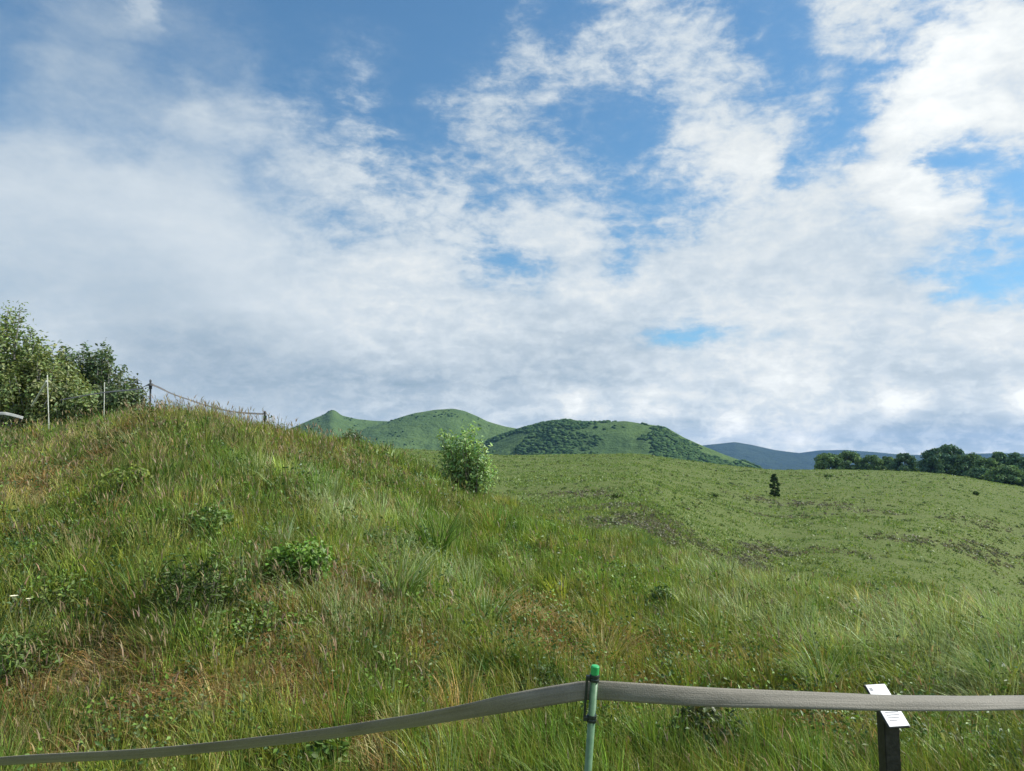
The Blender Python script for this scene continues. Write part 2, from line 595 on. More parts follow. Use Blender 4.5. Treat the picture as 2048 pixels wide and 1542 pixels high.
def leaves(P, size, nrm, col, aspect=.5, fold=.12):
    """diamond leaf cards"""
    n = len(P)
    t = rng.normal(size=(n, 3)); t -= nrm * (t * nrm).sum(1, keepdims=True)
    t /= np.linalg.norm(t, axis=1, keepdims=True) + 1e-9
    b = np.cross(nrm, t)
    s = size[:, None]
    V = np.stack([P - t * s * .5, P + b * s * aspect * .5 + nrm * s * fold, P + t * s * .5, P - b * s * aspect * .5 + nrm * s * fold], 1).reshape(-1, 3)
    o = (np.arange(n) * 4)[:, None]
    F1 = o + np.array([[0, 1, 2]]); F2 = o + np.array([[0, 2, 3]])
    return V, [F1, F2], np.repeat(col, 4, 0)


def unit(v): return v / (np.linalg.norm(v, axis=-1, keepdims=True) + 1e-9)


def jitter_col(base, n, dv=.22, dh=.1):
    c = np.array(base)[None] * (1 + rng.normal(0, dv, (n, 1)))
    return np.clip(c * (1 + rng.normal(0, dh, (n, 3))), .004, .9)


C_FRESH = np.array([.150, .262, .036]); C_DEEP = np.array([.068, .138, .024]); C_YEL = np.array([.260, .300, .042]); C_OLIVE = np.array([.190, .218, .050])
C_STRAW = np.array([.46, .38, .17]); C_RUST = np.array([.34, .20, .075]); C_SILV = np.array([.40, .49, .25]); C_SEED = np.array([.31, .24, .145])

# patches of the bank, each a place on the ground (photo pixel, radius m, weight)
PATCH = {
    'rust': [(1070, 1225, .42, 1), (1540, 1450, .42, 1.1), (310, 1372, .33, .7), (690, 1190, .3, .8), (520, 1345, .30, .7), (70, 1400, .25, .6), (240, 1455, .2, .6), (720, 1500, .25, .7),
             (1130, 1290, .3, .8), (1290, 1300, .28, .6), (1060, 1300, .3, .8), (1400, 1330, .3, .5), (540, 1200, .3, .4), (210, 1330, .3, .6), (1290, 1395, .25, .5), (850, 1330, .3, .35), (1850, 1450, .25, .6), (930, 1470, .25, .5), (60, 960, .9, .5), (1500, 1330, .35, .4)],
    'seed': [(60, 900, 1.6, .9), (250, 870, 1.6, .9), (420, 850, 1.6, 1), (560, 880, 1.3, .8), (660, 1230, .7, .9), (620, 1290, .5, .6), (60, 960, 1.2, 1), (330, 1000, 1.1, .5), (850, 930, 1.2, .6), (700, 950, 1.2, .6), (190, 1370, .5, .5), (1250, 1050, .8, .4)],
    'silv': [(1500, 1180, .8, .8), (1750, 1230, .9, 1), (1950, 1260, .9, 1), (1900, 1340, .7, 1), (1600, 1290, .6, .7), (2000, 1400, .6, 1), (1380, 1150, .8, .6), (830, 1140, .6, .6), (700, 1040, .8, .45), (1450, 1240, .5, .6), (640, 1240, .5, .4), (2100, 1300, .9, 1)],
    'fresh': [(600, 960, 1.2, .9), (750, 1010, 1.2, .9), (900, 1100, 1, .8), (1100, 1150, .8, .7), (460, 970, 1.0, .9), (1050, 1060, 1.0, .8), (640, 1420, .4, .6), (900, 1250, .5, .5), (1780, 1480, .3, .7), (500, 1150, .7, .6), (130, 1470, .35, .7), (1230, 1200, .5, .6), (1700, 1180, .8, .5)],
    'deep': [(400, 1190, .55, .9), (320, 1000, .9, .6), (1390, 1460, .3, .9), (130, 1220, .5, .6), (30, 1340, .4, .8), (1080, 1370, .25, .8), (640, 1510, .25, .9), (980, 1200, .4, .5), (1440, 1390, .3, .5), (1400, 1440, .22, .6), (800, 1300, .4, .3), (330, 890, .9, .4)],
    'yel': [(1330, 1350, .45, 1), (1180, 1230, .5, .6), (1600, 1360, .4, .4), (200, 1180, .7, .6), (430, 1290, .5, .4), (100, 1050, .9, .5), (1480, 1320, .4, .5), (570, 1060, .8, .5), (1270, 1110, .6, .5), (960, 1330, .4, .4), (50, 1250, .5, .5), (350, 1490, .3, .5)],
}
PATCH = {k: [(at(p[0], p[1]), p[2], p[3]) for p in v] for k, v in PATCH.items()}


def zone(x, y):
    z = {}
    wx = x + (fbm(x / .5, y / .5, 41, 3) - .5) * .9; wy = y + (fbm(x / .5, y / .5, 47, 3) - .5) * .9
    for k, v in PATCH.items():
        s = np.zeros_like(x)
        for P, r, w in v:
            s = np.maximum(s, min(1, w * 1.25) * np.exp(-((wx - P[0]) ** 2 + (wy - P[1]) ** 2) / (r * r)))
        z[k] = s
    return z


def zone_pick(x, y):
    z = zone(x, y)
    n = len(x)
    g = fbm(x / 1.3, y / 1.3, 51, 4)
    g2 = fbm(x / .45, y / .45, 61, 3)
    w = np.stack([.25 + .9 * z['fresh'] + 1.0 * np.clip(g - .5, 0, 1) * 2,          # fresh
                  .16 + 1.4 * z['deep'] + np.clip(.45 - g2, 0, 1) * 1.2,            # deep
                  .32 + 1.5 * z['yel'] + np.clip(.5 - g, 0, 1) * 1.2,               # yellow green
                  .30 + .3 * z['seed'],                                             # olive
                  .085 + .60 * z['rust'] + .14 * z['silv'] + .1 * z['yel'],          # straw
                  .035 + 1.05 * z['rust'] + .05 * z['seed'],                          # rust
                  .02 + 1.7 * z['silv'],                                            # silver
                  .02 + .28 * z['seed']], 1)                                        # seed brown
    w = np.cumsum(w / w.sum(1, keepdims=True), 1)
    k = (rng.random((n, 1)) > w).sum(1)
    pal = np.stack([C_FRESH, C_DEEP, C_YEL, C_OLIVE, C_STRAW, C_RUST, C_SILV, C_SEED])
    c = pal[np.clip(k, 0, 7)] * np.exp(rng.normal(-.05, .36, (n, 1)))
    return np.clip(c * (1 + rng.normal(0, .07, (n, 3))), .004, .8), k, z


SIGN_P = along(1774, 1410, 3.6)
AZMAX = math.radians(44)


def bank_points(n, dmin=3.45, pad=5.0, power=1.0):
    az = rng.uniform(-AZMAX, AZMAX, n)
    D = np.interp(az, AZK, D_C) + pad
    u = rng.random(n)
    d = dmin * (D / dmin) ** (u ** power)
    x = d * np.sin(az); y = d * np.cos(az)
    return x, y, d


def clear(x, y, d):
    k = np.hypot(x - SIGN_P[0] * .97, y - SIGN_P[1] * .97) > .24
    az = np.arctan2(x, y)
    sa = math.atan2(SIGN_P[0], SIGN_P[1])
    k &= ~((np.abs(az - sa) < .055) & (d < 3.62))
    return k


G = Acc()
# 1. tussocks: blades leaning out of a common heart
nt_ = 9000
tx, ty, td = bank_points(nt_, 3.6, 4.5, .9)
per = 40
tlen = (.13 + .20 * rng.random(nt_) ** 1.8) * (.75 + .6 * fbm(tx / 2, ty / 2, 71, 3))
trad = .03 + .07 * rng.random(nt_)
tc, tk, tz = zone_pick(tx, ty)
idx = np.repeat(np.arange(nt_), per)
n = len(idx)
ang = rng.uniform(0, 2 * PI, n); rad = np.sqrt(rng.random(n)) * trad[idx] * (1 + td[idx] / 10)
x = tx[idx] + np.cos(ang) * rad; y = ty[idx] + np.sin(ang) * rad; d = np.hypot(x, y)
keep = clear(x, y, d) & (d > 3.45) & (rng.random(n) > .62 * tz['rust'][idx])
x, y, d, ang, idx = x[keep], y[keep], d[keep], ang[keep], idx[keep]; n = len(x)
wind = 2.6 + 1.6 * (fbm(x / 1.5, y / 1.5, 81, 2) - .5)          # mostly towards the left
lx = np.cos(ang) * .8 + .55 * np.cos(wind); ly = np.sin(ang) * .8 + .55 * np.sin(wind)
h = tlen[idx] * rng.uniform(.55, 1.15, n) * (1 - .68 * tz['rust'][idx])
sil = tz['silv'][idx]
h = h * (1 + .35 * sil)
lean = rng.uniform(.15, .75, n) * np.hypot(lx, ly) * (1 + .6 * sil)
own, _, _ = zone_pick(x, y)
mix_ = rng.random((n, 1)) * .55
col = tc[idx] * (1 - mix_) + own * mix_
w = (.0020 + .00075 * d) * rng.uniform(.55, 1.4, n)
P = np.stack([x, y, ground_z(x, y) - .015], 1)
G.add(*blades(P, h, w, np.arctan2(ly, lx), lean, col, seg=3))
# 2. infill
n = 240000
x, y, d = bank_points(n, 3.45, 5.0, .95)
keep = clear(x, y, d) & (rng.random(n) > .72 * zone(x, y)['rust']); x, y, d = x[keep], y[keep], d[keep]; n = len(x)
col, kk, z = zone_pick(x, y)
h = (.06 + .17 * rng.random(n) ** 1.5) * (.6 + .8 * fbm(x / 1.2, y / 1.2, 91, 3)) * (1 - .62 * z['rust'])
wind = 2.6 + 3 * (fbm(x / .8, y / .8, 83, 2) - .5) + rng.normal(0, .9, n)
P = np.stack([x, y, ground_z(x, y) - .015], 1)
G.add(*blades(P, h, (.0021 + .00074 * d) * rng.uniform(.6, 1.3, n), wind, rng.uniform(.05, .8, n), col, seg=3))
# 3. dead thatch lying low
n = 260000
x, y, d = bank_points(n, 3.45, 3.0)
z = zone(x, y)
keep = clear(x, y, d) & (rng.random(n) < .10 + .85 * z['rust'] + .08 * z['yel'])
x, y, d = x[keep], y[keep], d[keep]; n = len(x)
pal = np.stack([C_STRAW * .95, C_RUST * 1.25, C_RUST, C_STRAW * .7])[rng.integers(0, 4, n)]
col = np.clip(pal * (1 + rng.normal(0, .2, (n, 1))), .01, .8)
P = np.stack([x, y, ground_z(x, y) + .01], 1)
G.add(*blades(P, rng.uniform(.05, .14, n), (.0025 + .0008 * d), rng.uniform(0, 2 * PI, n), rng.uniform(.8, 2.2, n), col, seg=2, droop=1.1))
# 4. flowering stalks with seed heads
n = 22000
x, y, d = bank_points(n, 3.6, 3.5, .75)
z = zone(x, y)
keep = clear(x, y, d) & (rng.random(n) < .10 + .9 * z['seed'] + .1 * z['silv'])
x, y, d = x[keep], y[keep], d[keep]; n = len(x)
h = rng.uniform(.20, .40, n)
ld = 2.6 + rng.normal(0, 1.2, n); lean = rng.uniform(.05, .45, n)
P = np.stack([x, y, ground_z(x, y)], 1)
cs = jitter_col([.15, .12, .06], n, .2)
G.add(*blades(P, h, (.0010 + .0003 * d), ld, lean, cs, seg=3, droop=1.8))
tip = P + np.stack([np.cos(ld) * h * lean * .8, np.sin(ld) * h * lean * .8, h * .86 - .3 * lean * h * .6], 1)
for rep in range(2):
    hh = h * rng.uniform(.14, .24, n)
    G.add(*blades(tip - np.array([0, 0, .03]), hh, (.0035 + .00062 * d), ld + rng.normal(0, .5, n), lean + .3, jitter_col(C_SEED, n, .25), seg=2))
tag(G.build('grass', M_GRASS), 'tall mixed meadow grass covering the near bank', 'grass', kind='stuff')

# small leafed weeds among the grass
U = Acc()
n = 5200
x, y, d = bank_points(n, 3.5, 2.0)
keep = clear(x, y, d) & (fbm(x / .9, y / .9, 101, 3) > .5)
x, y, d = x[keep], y[keep], d[keep]
per = 14
idx = np.repeat(np.arange(len(x)), per); n = len(idx)
hh = rng.uniform(.08, .28, len(x))
px_ = x[idx] + rng.normal(0, .05, n); py_ = y[idx] + rng.normal(0, .05, n)
P = np.stack([px_, py_, ground_z(px_, py_) + hh[idx] * rng.uniform(.2, 1.05, n)], 1)
nrm = unit(rng.normal(size=(n, 3)) * .7 + np.array([.2, -.1, .9]))
c = np.stack([C_FRESH, C_DEEP, [.06, .12, .035], [.10, .14, .03]])[rng.integers(0, 4, len(x))]
col = np.clip(c[idx] * (1 + rng.normal(0, .2, (n, 1))), .01, .5)
U.add(*leaves(P, (.018 + .0022 * d[idx]) * rng.uniform(.6, 1.3, n), nrm, col, .55))
tag(U.build('undergrowth', M_LEAF), 'small leafy weeds growing through the grass of the near bank', 'weeds', kind='stuff')

# meadow cover beyond the bank
Mw = Acc()
HEATH = [(1250, 1050, 1360, 1075, 3.0, 1), (1360, 1078, 1545, 1103, 2.6, 1.1), (1540, 1003, 1660, 1010, 7, 1), (1780, 1078, 1900, 1090, 3.5, 1), (1880, 1090, 2060, 1115, 3, 1), (1650, 1098, 1760, 1115, 2.2, .7),
         (1700, 1020, 1800, 1030, 4, .7), (1900, 1040, 2040, 1060, 4, .6), (1980, 1140, 2060, 1160, 1.6, .6), (1130, 985, 1200, 990, 6, .5), (1200, 1020, 1330, 1035, 4, .5), (1480, 1020, 1640, 1030, 5, .5)]
HEATH = [(at(a, b, 30), at(c_, d_, 30), r * .44, w) for a, b, c_, d_, r, w in HEATH]


def heath(x, y):
    s = np.zeros_like(x)
    x = x + (fbm(x / 4, y / 4, 111, 3) - .5) * 5; y = y + (fbm(x / 4, y / 4, 113, 3) - .5) * 4
    for A_, B_, r, w in HEATH:
        ab = (B_ - A_)[:2]; L2 = (ab ** 2).sum() + 1e-6
        t = np.clip(((x - A_[0]) * ab[0] + (y - A_[1]) * ab[1]) / L2, 0, 1)
        q = (x - A_[0] - t * ab[0]) ** 2 + (y - A_[1] - t * ab[1]) ** 2
        s = np.maximum(s, w * np.exp(-q / (r * r)))
    return s


n = 600000
az = rng.uniform(math.radians(-14), AZMAX, n)
d = np.exp(rng.uniform(math.log(15), math.log(215), n))
d[:220000] = np.exp(rng.uniform(math.log(12), math.log(46), 220000))
x = d * np.sin(az); y = d * np.cos(az)
hs = heath(x, y)
n1 = fbm(x / 5, y / 3.5, 121, 4); n2 = fbm(x / 1.2, y / 1.2, 131, 3); n3 = fbm(x / 18, y / 14, 141, 3)
pal = np.stack([[.176, .268, .076], [.208, .292, .082], [.140, .218, .070], [.184, .228, .092], [.240, .284, .060], [.170, .148, .115]])
wt = np.stack([.4 + 0 * x, .3 + n3, .25 + 1.6 * np.clip(.42 - n1, 0, 1), .2 + 0 * x, .05 + 1.6 * np.clip(n3 - .52, 0, 1) + 1.1 * np.exp(-((d - 31) / 12) ** 2) * sstep((n1 - .3) / .3), 7.0 * hs ** 1.5], 1)
wt = np.cumsum(wt / wt.sum(1, keepdims=True), 1)
k = np.clip((rng.random((n, 1)) > wt).sum(1), 0, 5)
col = np.clip(pal[k] * (1 + rng.normal(0, .11, (n, 1))), .01, .5)
clump = sstep((n2 - .35) / .4)
h = (.06 + .16 * clump * rng.random(n) + .16 * (rng.random(n) < .04)) * (.7 + .8 * n1) * (1 - .4 * np.clip(hs, 0, 1))
P = np.stack([x, y, ground_z(x, y) - .03], 1)
Mw.add(*blades(P, h, (.02 + .0015 * d) * rng.uniform(.6, 1.4, n), rng.uniform(0, 2 * PI, n), rng.uniform(.1, 1.0, n), col, seg=2))
n = 60000
az = rng.uniform(math.radians(-14), AZMAX, n)
d = np.exp(rng.uniform(math.log(24), math.log(200), n))
x = d * np.sin(az); y = d * np.cos(az)
hs = heath(x, y) * .8; n4 = fbm(x / 9, y / 4, 151, 4); n5 = fbm(x / 2.5, y / 1.6, 161, 3)
keep = rng.random(n) < np.clip(.008 + .62 * hs ** 1.5 + .25 * np.clip(n4 - .56, 0, 1) + .25 * np.clip(n5 - .62, 0, 1), 0, .7)
x, y, d, hs = x[keep], y[keep], d[keep], hs[keep]
per = 16
idx = np.repeat(np.arange(len(x)), per); n = len(idx)
rad = (.08 + .0013 * d) * rng.uniform(.6, 1.5, len(x))
hh = rng.uniform(.06, .18, len(x)) * (1 + d / 300)
q = unit(rng.normal(size=(n, 3))) * np.sqrt(rng.random((n, 1)))
P = np.stack([x[idx] + q[:, 0] * rad[idx] * 1.5, y[idx] + q[:, 1] * rad[idx] * 1.5, 0 * x[idx]], 1)
P[:, 2] = ground_z(P[:, 0], P[:, 1]) + np.abs(q[:, 2]) * hh[idx] + .03
hp = np.stack([[.185, .18, .13], [.15, .155, .105], [.20, .185, .145], [.16, .19, .08], [.12, .17, .06], [.15, .21, .07]])
pick = np.where(rng.random(len(x)) < np.clip(.02 + 1.1 * hs, 0, .9), rng.integers(0, 4, len(x)), rng.integers(3, 6, len(x)))
col = np.clip(hp[pick][idx] * np.exp(rng.normal(0, .22, (n, 1))), .01, .6)
nrm = unit(q * .8 + rng.normal(0, .5, (n, 3)) + np.array([0, 0, .4]))
Mw.add(*leaves(P, (.05 + .0018 * d[idx]) * rng.uniform(.6, 1.3, n), nrm, col, .6))
tag(Mw.build('meadow_cover', M_GRASS), 'low olive green moorland plants with brown patches covering the far meadow', 'meadow', kind='stuff')


# ------------------------------------------------------------------ shrubs
def shrub(name, label, cat, base, H, W, nb, lpb, lsize, pal, group=None, bark=None, stemr=.012, lift=.25, top=1.0, upright=.5, mat=None, aspect=.5, spread=.09,
          parts=('stem', 'foliage'), depth=None, nrmup=.45, lobes=None):
    """many-stemmed woody plant: stems fan out from the base, leaves crowd along the outer shoots"""
    root = empty(name, base)
    tag(root, label, cat, group)
    bm = bmesh.new()
    acc = Acc()
    depth = depth or W
    mid = []
    for b in range(nb):
        a = rng.uniform(0, 2 * PI); rr = math.sqrt(rng.random())
        e = np.array([math.cos(a) * W * .5 * rr, math.sin(a) * depth * .5 * rr, 0])
        zz = H * (top - (rr ** 2.2) * (1 - upright) * .8) * rng.uniform(lift if rng.random() < .45 else .72, 1.0)
        e[2] = zz
        if lobes:
            lx_, lz_, lr_ = lobes[b % len(lobes)]
            e = np.array([lx_, 0, lz_]) + unit(rng.normal(size=3)) * lr_ * rng.random() ** .4
            e[1] *= 1.3
        s = np.array([e[0] * .25 + rng.normal(0, W * .04), e[1] * .25 + rng.normal(0, W * .04), -.03])
        m1 = s + (e - s) * .35 + np.array([e[0] * .12, e[1] * .12, 0]) + rng.normal(0, W * .02, 3)
        m2 = s + (e - s) * .7 + np.array([e[0] * .10, e[1] * .10, 0]) + rng.normal(0, W * .02, 3)
        if b < 46: tube(bm, [s, m1, m2, e], [stemr, stemr * .75, stemr * .5, stemr * .2], 5)
        t = rng.random(lpb) ** .7
        t = .38 + .66 * t
        q = np.where(t[:, None] < .7, m1 + (m2 - m1) * ((t[:, None] - .35) / .35), m2 + (e - m2) * ((t[:, None] - .7) / .3))
        sg = spread * (1.25 - .7 * t)[:, None] * (1 + .0 * q)
        q = q + rng.normal(0, 1, (lpb, 3)) * sg * np.array([1, 1, .9])
        q[:, 2] = np.maximum(q[:, 2], .02)
        out = unit(q - np.array([0, 0, H * .45]))
        nrm = unit(out * .5 + np.array([0, 0, nrmup]) + rng.normal(0, .55, (lpb, 3)))
        base_c = np.array(pal[rng.integers(0, len(pal))])
        acc.add(*leaves(q, lsize * rng.uniform(.6, 1.3, lpb), nrm, jitter_col(base_c, lpb, .2, .08), aspect))
    bmobj(parts[0], bm, bark or M_STEM, root)
    acc.build(parts[1], mat or M_LEAF, root)
    return root


G1 = [(.22, .29, .12), (.19, .26, .11), (.24, .30, .11)]
GD = [(.135, .19, .10), (.155, .21, .105), (.12, .175, .092)]
GY = [(.27, .31, .12), (.24, .29, .115), (.20, .26, .105)]
GL = [(.38, .53, .20), (.31, .46, .18), (.26, .40, .16)]


def on_ground(px, py, d):
    x, y, z = ray(px, py); n_ = math.hypot(x, y)
    X_, Y_ = d * x / n_, d * y / n_
    return np.array([X_, Y_, float(ground_z(X_, Y_))])


LG = 'leafy shrubs behind the crest of the bank'
shrub('shrub', 'tallest leafy shrub, rising at the left edge of the view', 'shrub', on_ground(5, 840, 17.5), 2.72, 1.75, 110, 130, .09, G1 + GY[1:], LG, M_PALEBARK, .03, .4, spread=.13, parts=('stem', 'foliage'))
shrub('shrub', 'olive yellow leafy shrub behind the leaning pale stake', 'shrub', on_ground(85, 835, 16.6), 1.75, 1.5, 100, 110, .08, GY, LG, M_PALEBARK, .022, .3, spread=.11)
shrub('shrub', 'grey green shrub with loose top shoots, left of two dark upright shrubs', 'shrub', on_ground(112, 835, 18.2), 2.2, 1.0, 50, 100, .09, G1[:2] + GD[:1], LG, M_PALEBARK, .025, .35, spread=.11, upright=.75)
shrub('shrub', 'dark upright shrub between the two white stakes', 'shrub', on_ground(152, 835, 17.6), 2.18, .75, 44, 85, .09, GD, LG, M_PALEBARK, .025, .3, spread=.10, upright=.8)
shrub('shrub', 'narrow dark upright shrub just above the shorter white stake', 'shrub', on_ground(205, 832, 17.2), 2.10, .62, 40, 85, .09, GD, LG, M_PALEBARK, .022, .3, spread=.09, upright=.8)
shrub('shrub', 'sunny low shrub at the foot of the dark upright pair', 'shrub', on_ground(165, 835, 16.0), 1.05, 1.0, 60, 80, .075, GY[1:] + G1, LG, M_PALEBARK, .015, .3, spread=.09)
shrub('shrub', 'low rounded shrub where the dark tape vanishes', 'shrub', on_ground(248, 824, 15.2), 1.02, .75, 50, 70, .07, [GD[1], G1[1], (.10, .12, .06)], LG, M_PALEBARK, .014, .3, spread=.09)
shrub('willow_bush', 'pale green willow bush standing alone on the far edge of the grassy bank', 'bush', on_ground(948, 986, 13.2), 1.28, .8, 72, 44, .078, GL, None, None, .012, .35, spread=.085, aspect=.45,
      lobes=[(-.20, .90, .22), (.12, .86, .18), (-.46, .76, .16), (-.48, 1.14, .14), (-.38, .98, .18), (-.13, 1.20, .15), (.02, 1.02, .2), (-.22, .70, .22), (.16, .66, .17), (.22, .46, .16), (-.06, .45, .18), (-.34, .52, .14), (.05, .26, .16)])
shrub('small_bush', 'tiny dark bush on the skyline of the bank below the pointed hill', 'bush', on_ground(705, 880, 13.0), .36, .34, 16, 40, .05, GD, None, None, .006, .2, spread=.05)

# weeds and tufts one can tell apart on the bank
WG = 'leafy weeds standing out of the grass'
shrub('leafy_weed', 'round bright green leafy clump with deep shade under its left side', 'plant', at(598, 1172), .34, .46, 46, 50, .036, [(0.162, 0.287, 0.043), (0.135, 0.241, 0.038)], WG, None, .005, .35, spread=.05, aspect=.7, upright=.55)
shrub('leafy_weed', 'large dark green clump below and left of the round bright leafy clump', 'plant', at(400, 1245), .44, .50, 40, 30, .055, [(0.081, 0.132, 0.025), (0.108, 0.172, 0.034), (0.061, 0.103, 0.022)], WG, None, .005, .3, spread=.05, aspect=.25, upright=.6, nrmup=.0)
shrub('leafy_weed', 'small leafy patch right of the large dark clump', 'plant', at(490, 1270), .20, .36, 22, 30, .034, [(0.135, 0.218, 0.051), (0.162, 0.230, 0.043)], WG, None, .004, .3, spread=.05, aspect=.55)
shrub('leafy_weed', 'fresh blue green weed high on the slope above the large dark clump', 'plant', at(424, 1076), .27, .32, 20, 28, .045, [(0.162, 0.265, 0.068), (0.135, 0.218, 0.051)], WG, None, .004, .3, spread=.05, aspect=.6)
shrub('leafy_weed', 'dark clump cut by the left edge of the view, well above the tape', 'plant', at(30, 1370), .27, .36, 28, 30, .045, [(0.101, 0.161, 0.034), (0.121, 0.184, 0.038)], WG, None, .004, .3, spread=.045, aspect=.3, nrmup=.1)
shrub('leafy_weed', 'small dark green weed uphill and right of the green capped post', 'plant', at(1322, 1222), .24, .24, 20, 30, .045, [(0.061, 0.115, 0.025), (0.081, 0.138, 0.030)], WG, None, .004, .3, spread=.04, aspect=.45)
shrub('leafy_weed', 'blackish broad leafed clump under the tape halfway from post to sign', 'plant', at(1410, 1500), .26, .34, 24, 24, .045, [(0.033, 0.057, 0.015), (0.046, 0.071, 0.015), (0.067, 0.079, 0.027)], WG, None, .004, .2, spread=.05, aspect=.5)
shrub('leafy_weed', 'dark small leafed clump touching the tape just left of the green post', 'plant', at(1088, 1396), .19, .26, 20, 28, .032, [(0.068, 0.115, 0.025), (0.088, 0.138, 0.030)], WG, None, .003, .2, spread=.04, aspect=.6)
shrub('leafy_weed', 'broad leafed weed under the tape at the bottom of the view', 'plant', at(640, 1538, 3.2), .17, .24, 16, 20, .05, [(0.108, 0.184, 0.030), (0.135, 0.207, 0.034)], WG, None, .004, .2, spread=.04, aspect=.55)
shrub('leafy_weed', 'pale green leafy patch near the top of the slope at left', 'plant', at(250, 983), .24, .46, 22, 26, .05, [(0.216, 0.287, 0.051), (0.176, 0.241, 0.047)], WG, None, .004, .3, spread=.06, aspect=.5)
shrub('leafy_weed', 'tall loose weed right of the two cream flowers', 'plant', at(110, 1232), .30, .34, 22, 22, .04, [(0.135, 0.207, 0.043), (0.176, 0.230, 0.043)], WG, None, .004, .3, spread=.05, aspect=.45)


def tussock(label, base, H, n, pal, reach=.8, w=.006, wind=2.6, r=.06):
    a = Acc()
    ang = rng.uniform(0, 2 * PI, n); q = np.sqrt(rng.random(n)) * r
    P = np.stack([np.cos(ang) * q, np.sin(ang) * q, np.full(n, -.02)], 1)
    lx = np.cos(ang) * .8 + .5 * math.cos(wind); ly = np.sin(ang) * .8 + .5 * math.sin(wind)
    col = np.array(pal)[rng.integers(0, len(pal), n)] * (1 + rng.normal(0, .15, (n, 1)))
    a.add(*blades(P, H * rng.uniform(.6, 1.15, n), np.full(n, w) * rng.uniform(.7, 1.3, n), np.arctan2(ly, lx), rng.uniform(.25, 1.0, n) * reach, np.clip(col, .01, .6), seg=5, droop=1.9))
    o = a.build('grass_tussock', M_GRASS)
    o.location = [float(v) for v in base]
    return tag(o, label, 'grass tuft', 'tall arching grass tussocks')


PS = [C_SILV, C_FRESH, C_SILV * .8, C_FRESH * .7]
tussock('tall tussock of pale arching blades right of the round bright leafy clump', at(800, 1205), .52, 120, PS, 1.0, .010, 1.2, .12)
tussock('green tussock leaning over the rusty dead patch', at(975, 1262), .48, 120, [C_SILV, C_FRESH, C_DEEP], 1.2, .008, .9, .10)
tussock('yellowish tussock spilling over just uphill of the green capped post', at(1215, 1335), .42, 150, [C_STRAW, C_YEL, C_OLIVE], 1.2, .006, .4, .10)
tussock('blue green arched tuft drooping to the right, uphill of the sign', at(1548, 1272), .40, 120, [(.06, .105, .055), (.09, .13, .075)], 1.5, .008, -.3, .08)
tussock('silvery tussock combed to the left, just left of the sign top', at(1640, 1385), .42, 150, PS, 1.2, .006, 2.6, .10)
tussock('dark green tuft in mid slope below the lone willow bush', at(870, 1120), .55, 120, [C_DEEP, C_DEEP * .8, C_FRESH], .8, .011, 2.0, .14)
tussock('silvery tussock at the right edge of the view, level with the sign top', at(2010, 1400), .45, 150, PS, 1.2, .006, 2.8, .10)

# cream flowers
M_PETAL = simple('cream_petals', (.72, .70, .42), (.82, .80, .55), .6, 60)
for px, py, lab, dz in ((28, 1196, 'larger cream flower head, at the left edge of the grass slope', .024), (57, 1200, 'smaller cream flower head, next to the larger one', .015)):
    b = at(px, py + 60)
    d_ = math.hypot(b[0], b[1]) - .05
    top = along(px, py, d_)
    b[2] = ground_z(b[0], b[1])
    rt = empty('flower', b); tag(rt, lab, 'flower', 'cream flowers in the grass')
    tp = Vector(top - b)
    bm = bmesh.new(); tube(bm, [(0, 0, 0), tp * .5 + Vector((.01, 0, .01)), tp], [.003, .0025, .002], 5)
    bmobj('stem', bm, M_STEM, rt)
    bm = bmesh.new()
    for k in range(9):
        a = 2 * PI * k / 9
        Mx = Matrix.Translation(tp) @ Matrix.Rotation(a, 4, 'Z') @ Matrix.Rotation(-.5, 4, 'Y')
        vs = [bm.verts.new(Mx @ Vector(v)) for v in ((0, -.25 * dz, 0), (dz, -.45 * dz, .1 * dz), (dz * 1.25, 0, .05 * dz), (dz, .45 * dz, .1 * dz), (0, .25 * dz, 0))]
        bm.faces.new(vs)
    bmesh.ops.create_uvsphere(bm, u_segments=8, v_segments=6, radius=dz * .5, matrix=Matrix.Translation(tp + Vector((0, 0, dz * .15))))
    bmobj('flower_head', bm, M_PETAL, rt)


# ------------------------------------------------------------------ meadow plants and the trees beyond it
def tree(label, base, H, W, pal, group, nclump=46, lp=60, lsize=.42, low=.08, conical=.0, name='tree'):
    root = empty(name, base); tag(root, label, 'tree', group)
    bm = bmesh.new()
    tube(bm, [(0, 0, -.4), (.02 * H, 0, H * .3), (0, .01 * H, H * .62), (0, 0, H * .9)], [H * .028, H * .022, H * .014, H * .004], 7)
    acc = Acc()
    for c in range(nclump):
        f = rng.uniform(low, .97)
        prof = (math.sin(PI * min(1, (f * .86 + .12))) ** .7) * (1 - conical) + conical * (1.05 - f)
        a = rng.uniform(0, 2 * PI); rr = math.sqrt(rng.uniform(.25, 1)) * W * .5 * prof
        cc = np.array([math.cos(a) * rr, math.sin(a) * rr, f * H])
        cr = W * rng.uniform(.08, .16) * (1 - .35 * conical)
        if c < 14:
            tube(bm, [(0, 0, cc[2] * .7), cc * np.array([.5, .5, .88]), cc], [H * .010, H * .006, H * .002], 4)
        q = unit(rng.normal(size=(lp, 3))) * (rng.random((lp, 1)) ** .45) * cr * np.array([1.15, 1.15, .8]) + cc
        nrm = unit((q - cc) / cr * .8 + rng.normal(0, .5, (lp, 3)) + np.array([0, 0, .3]))
        acc.add(*leaves(q, lsize * rng.uniform(.6, 1.3, lp), nrm, jitter_col(pal[rng.integers(0, len(pal))], lp, .16, .05), .6))
    bmobj('trunk', bm, M_STEM, root)
    acc.build('crown', M_FAR, root)
    return root


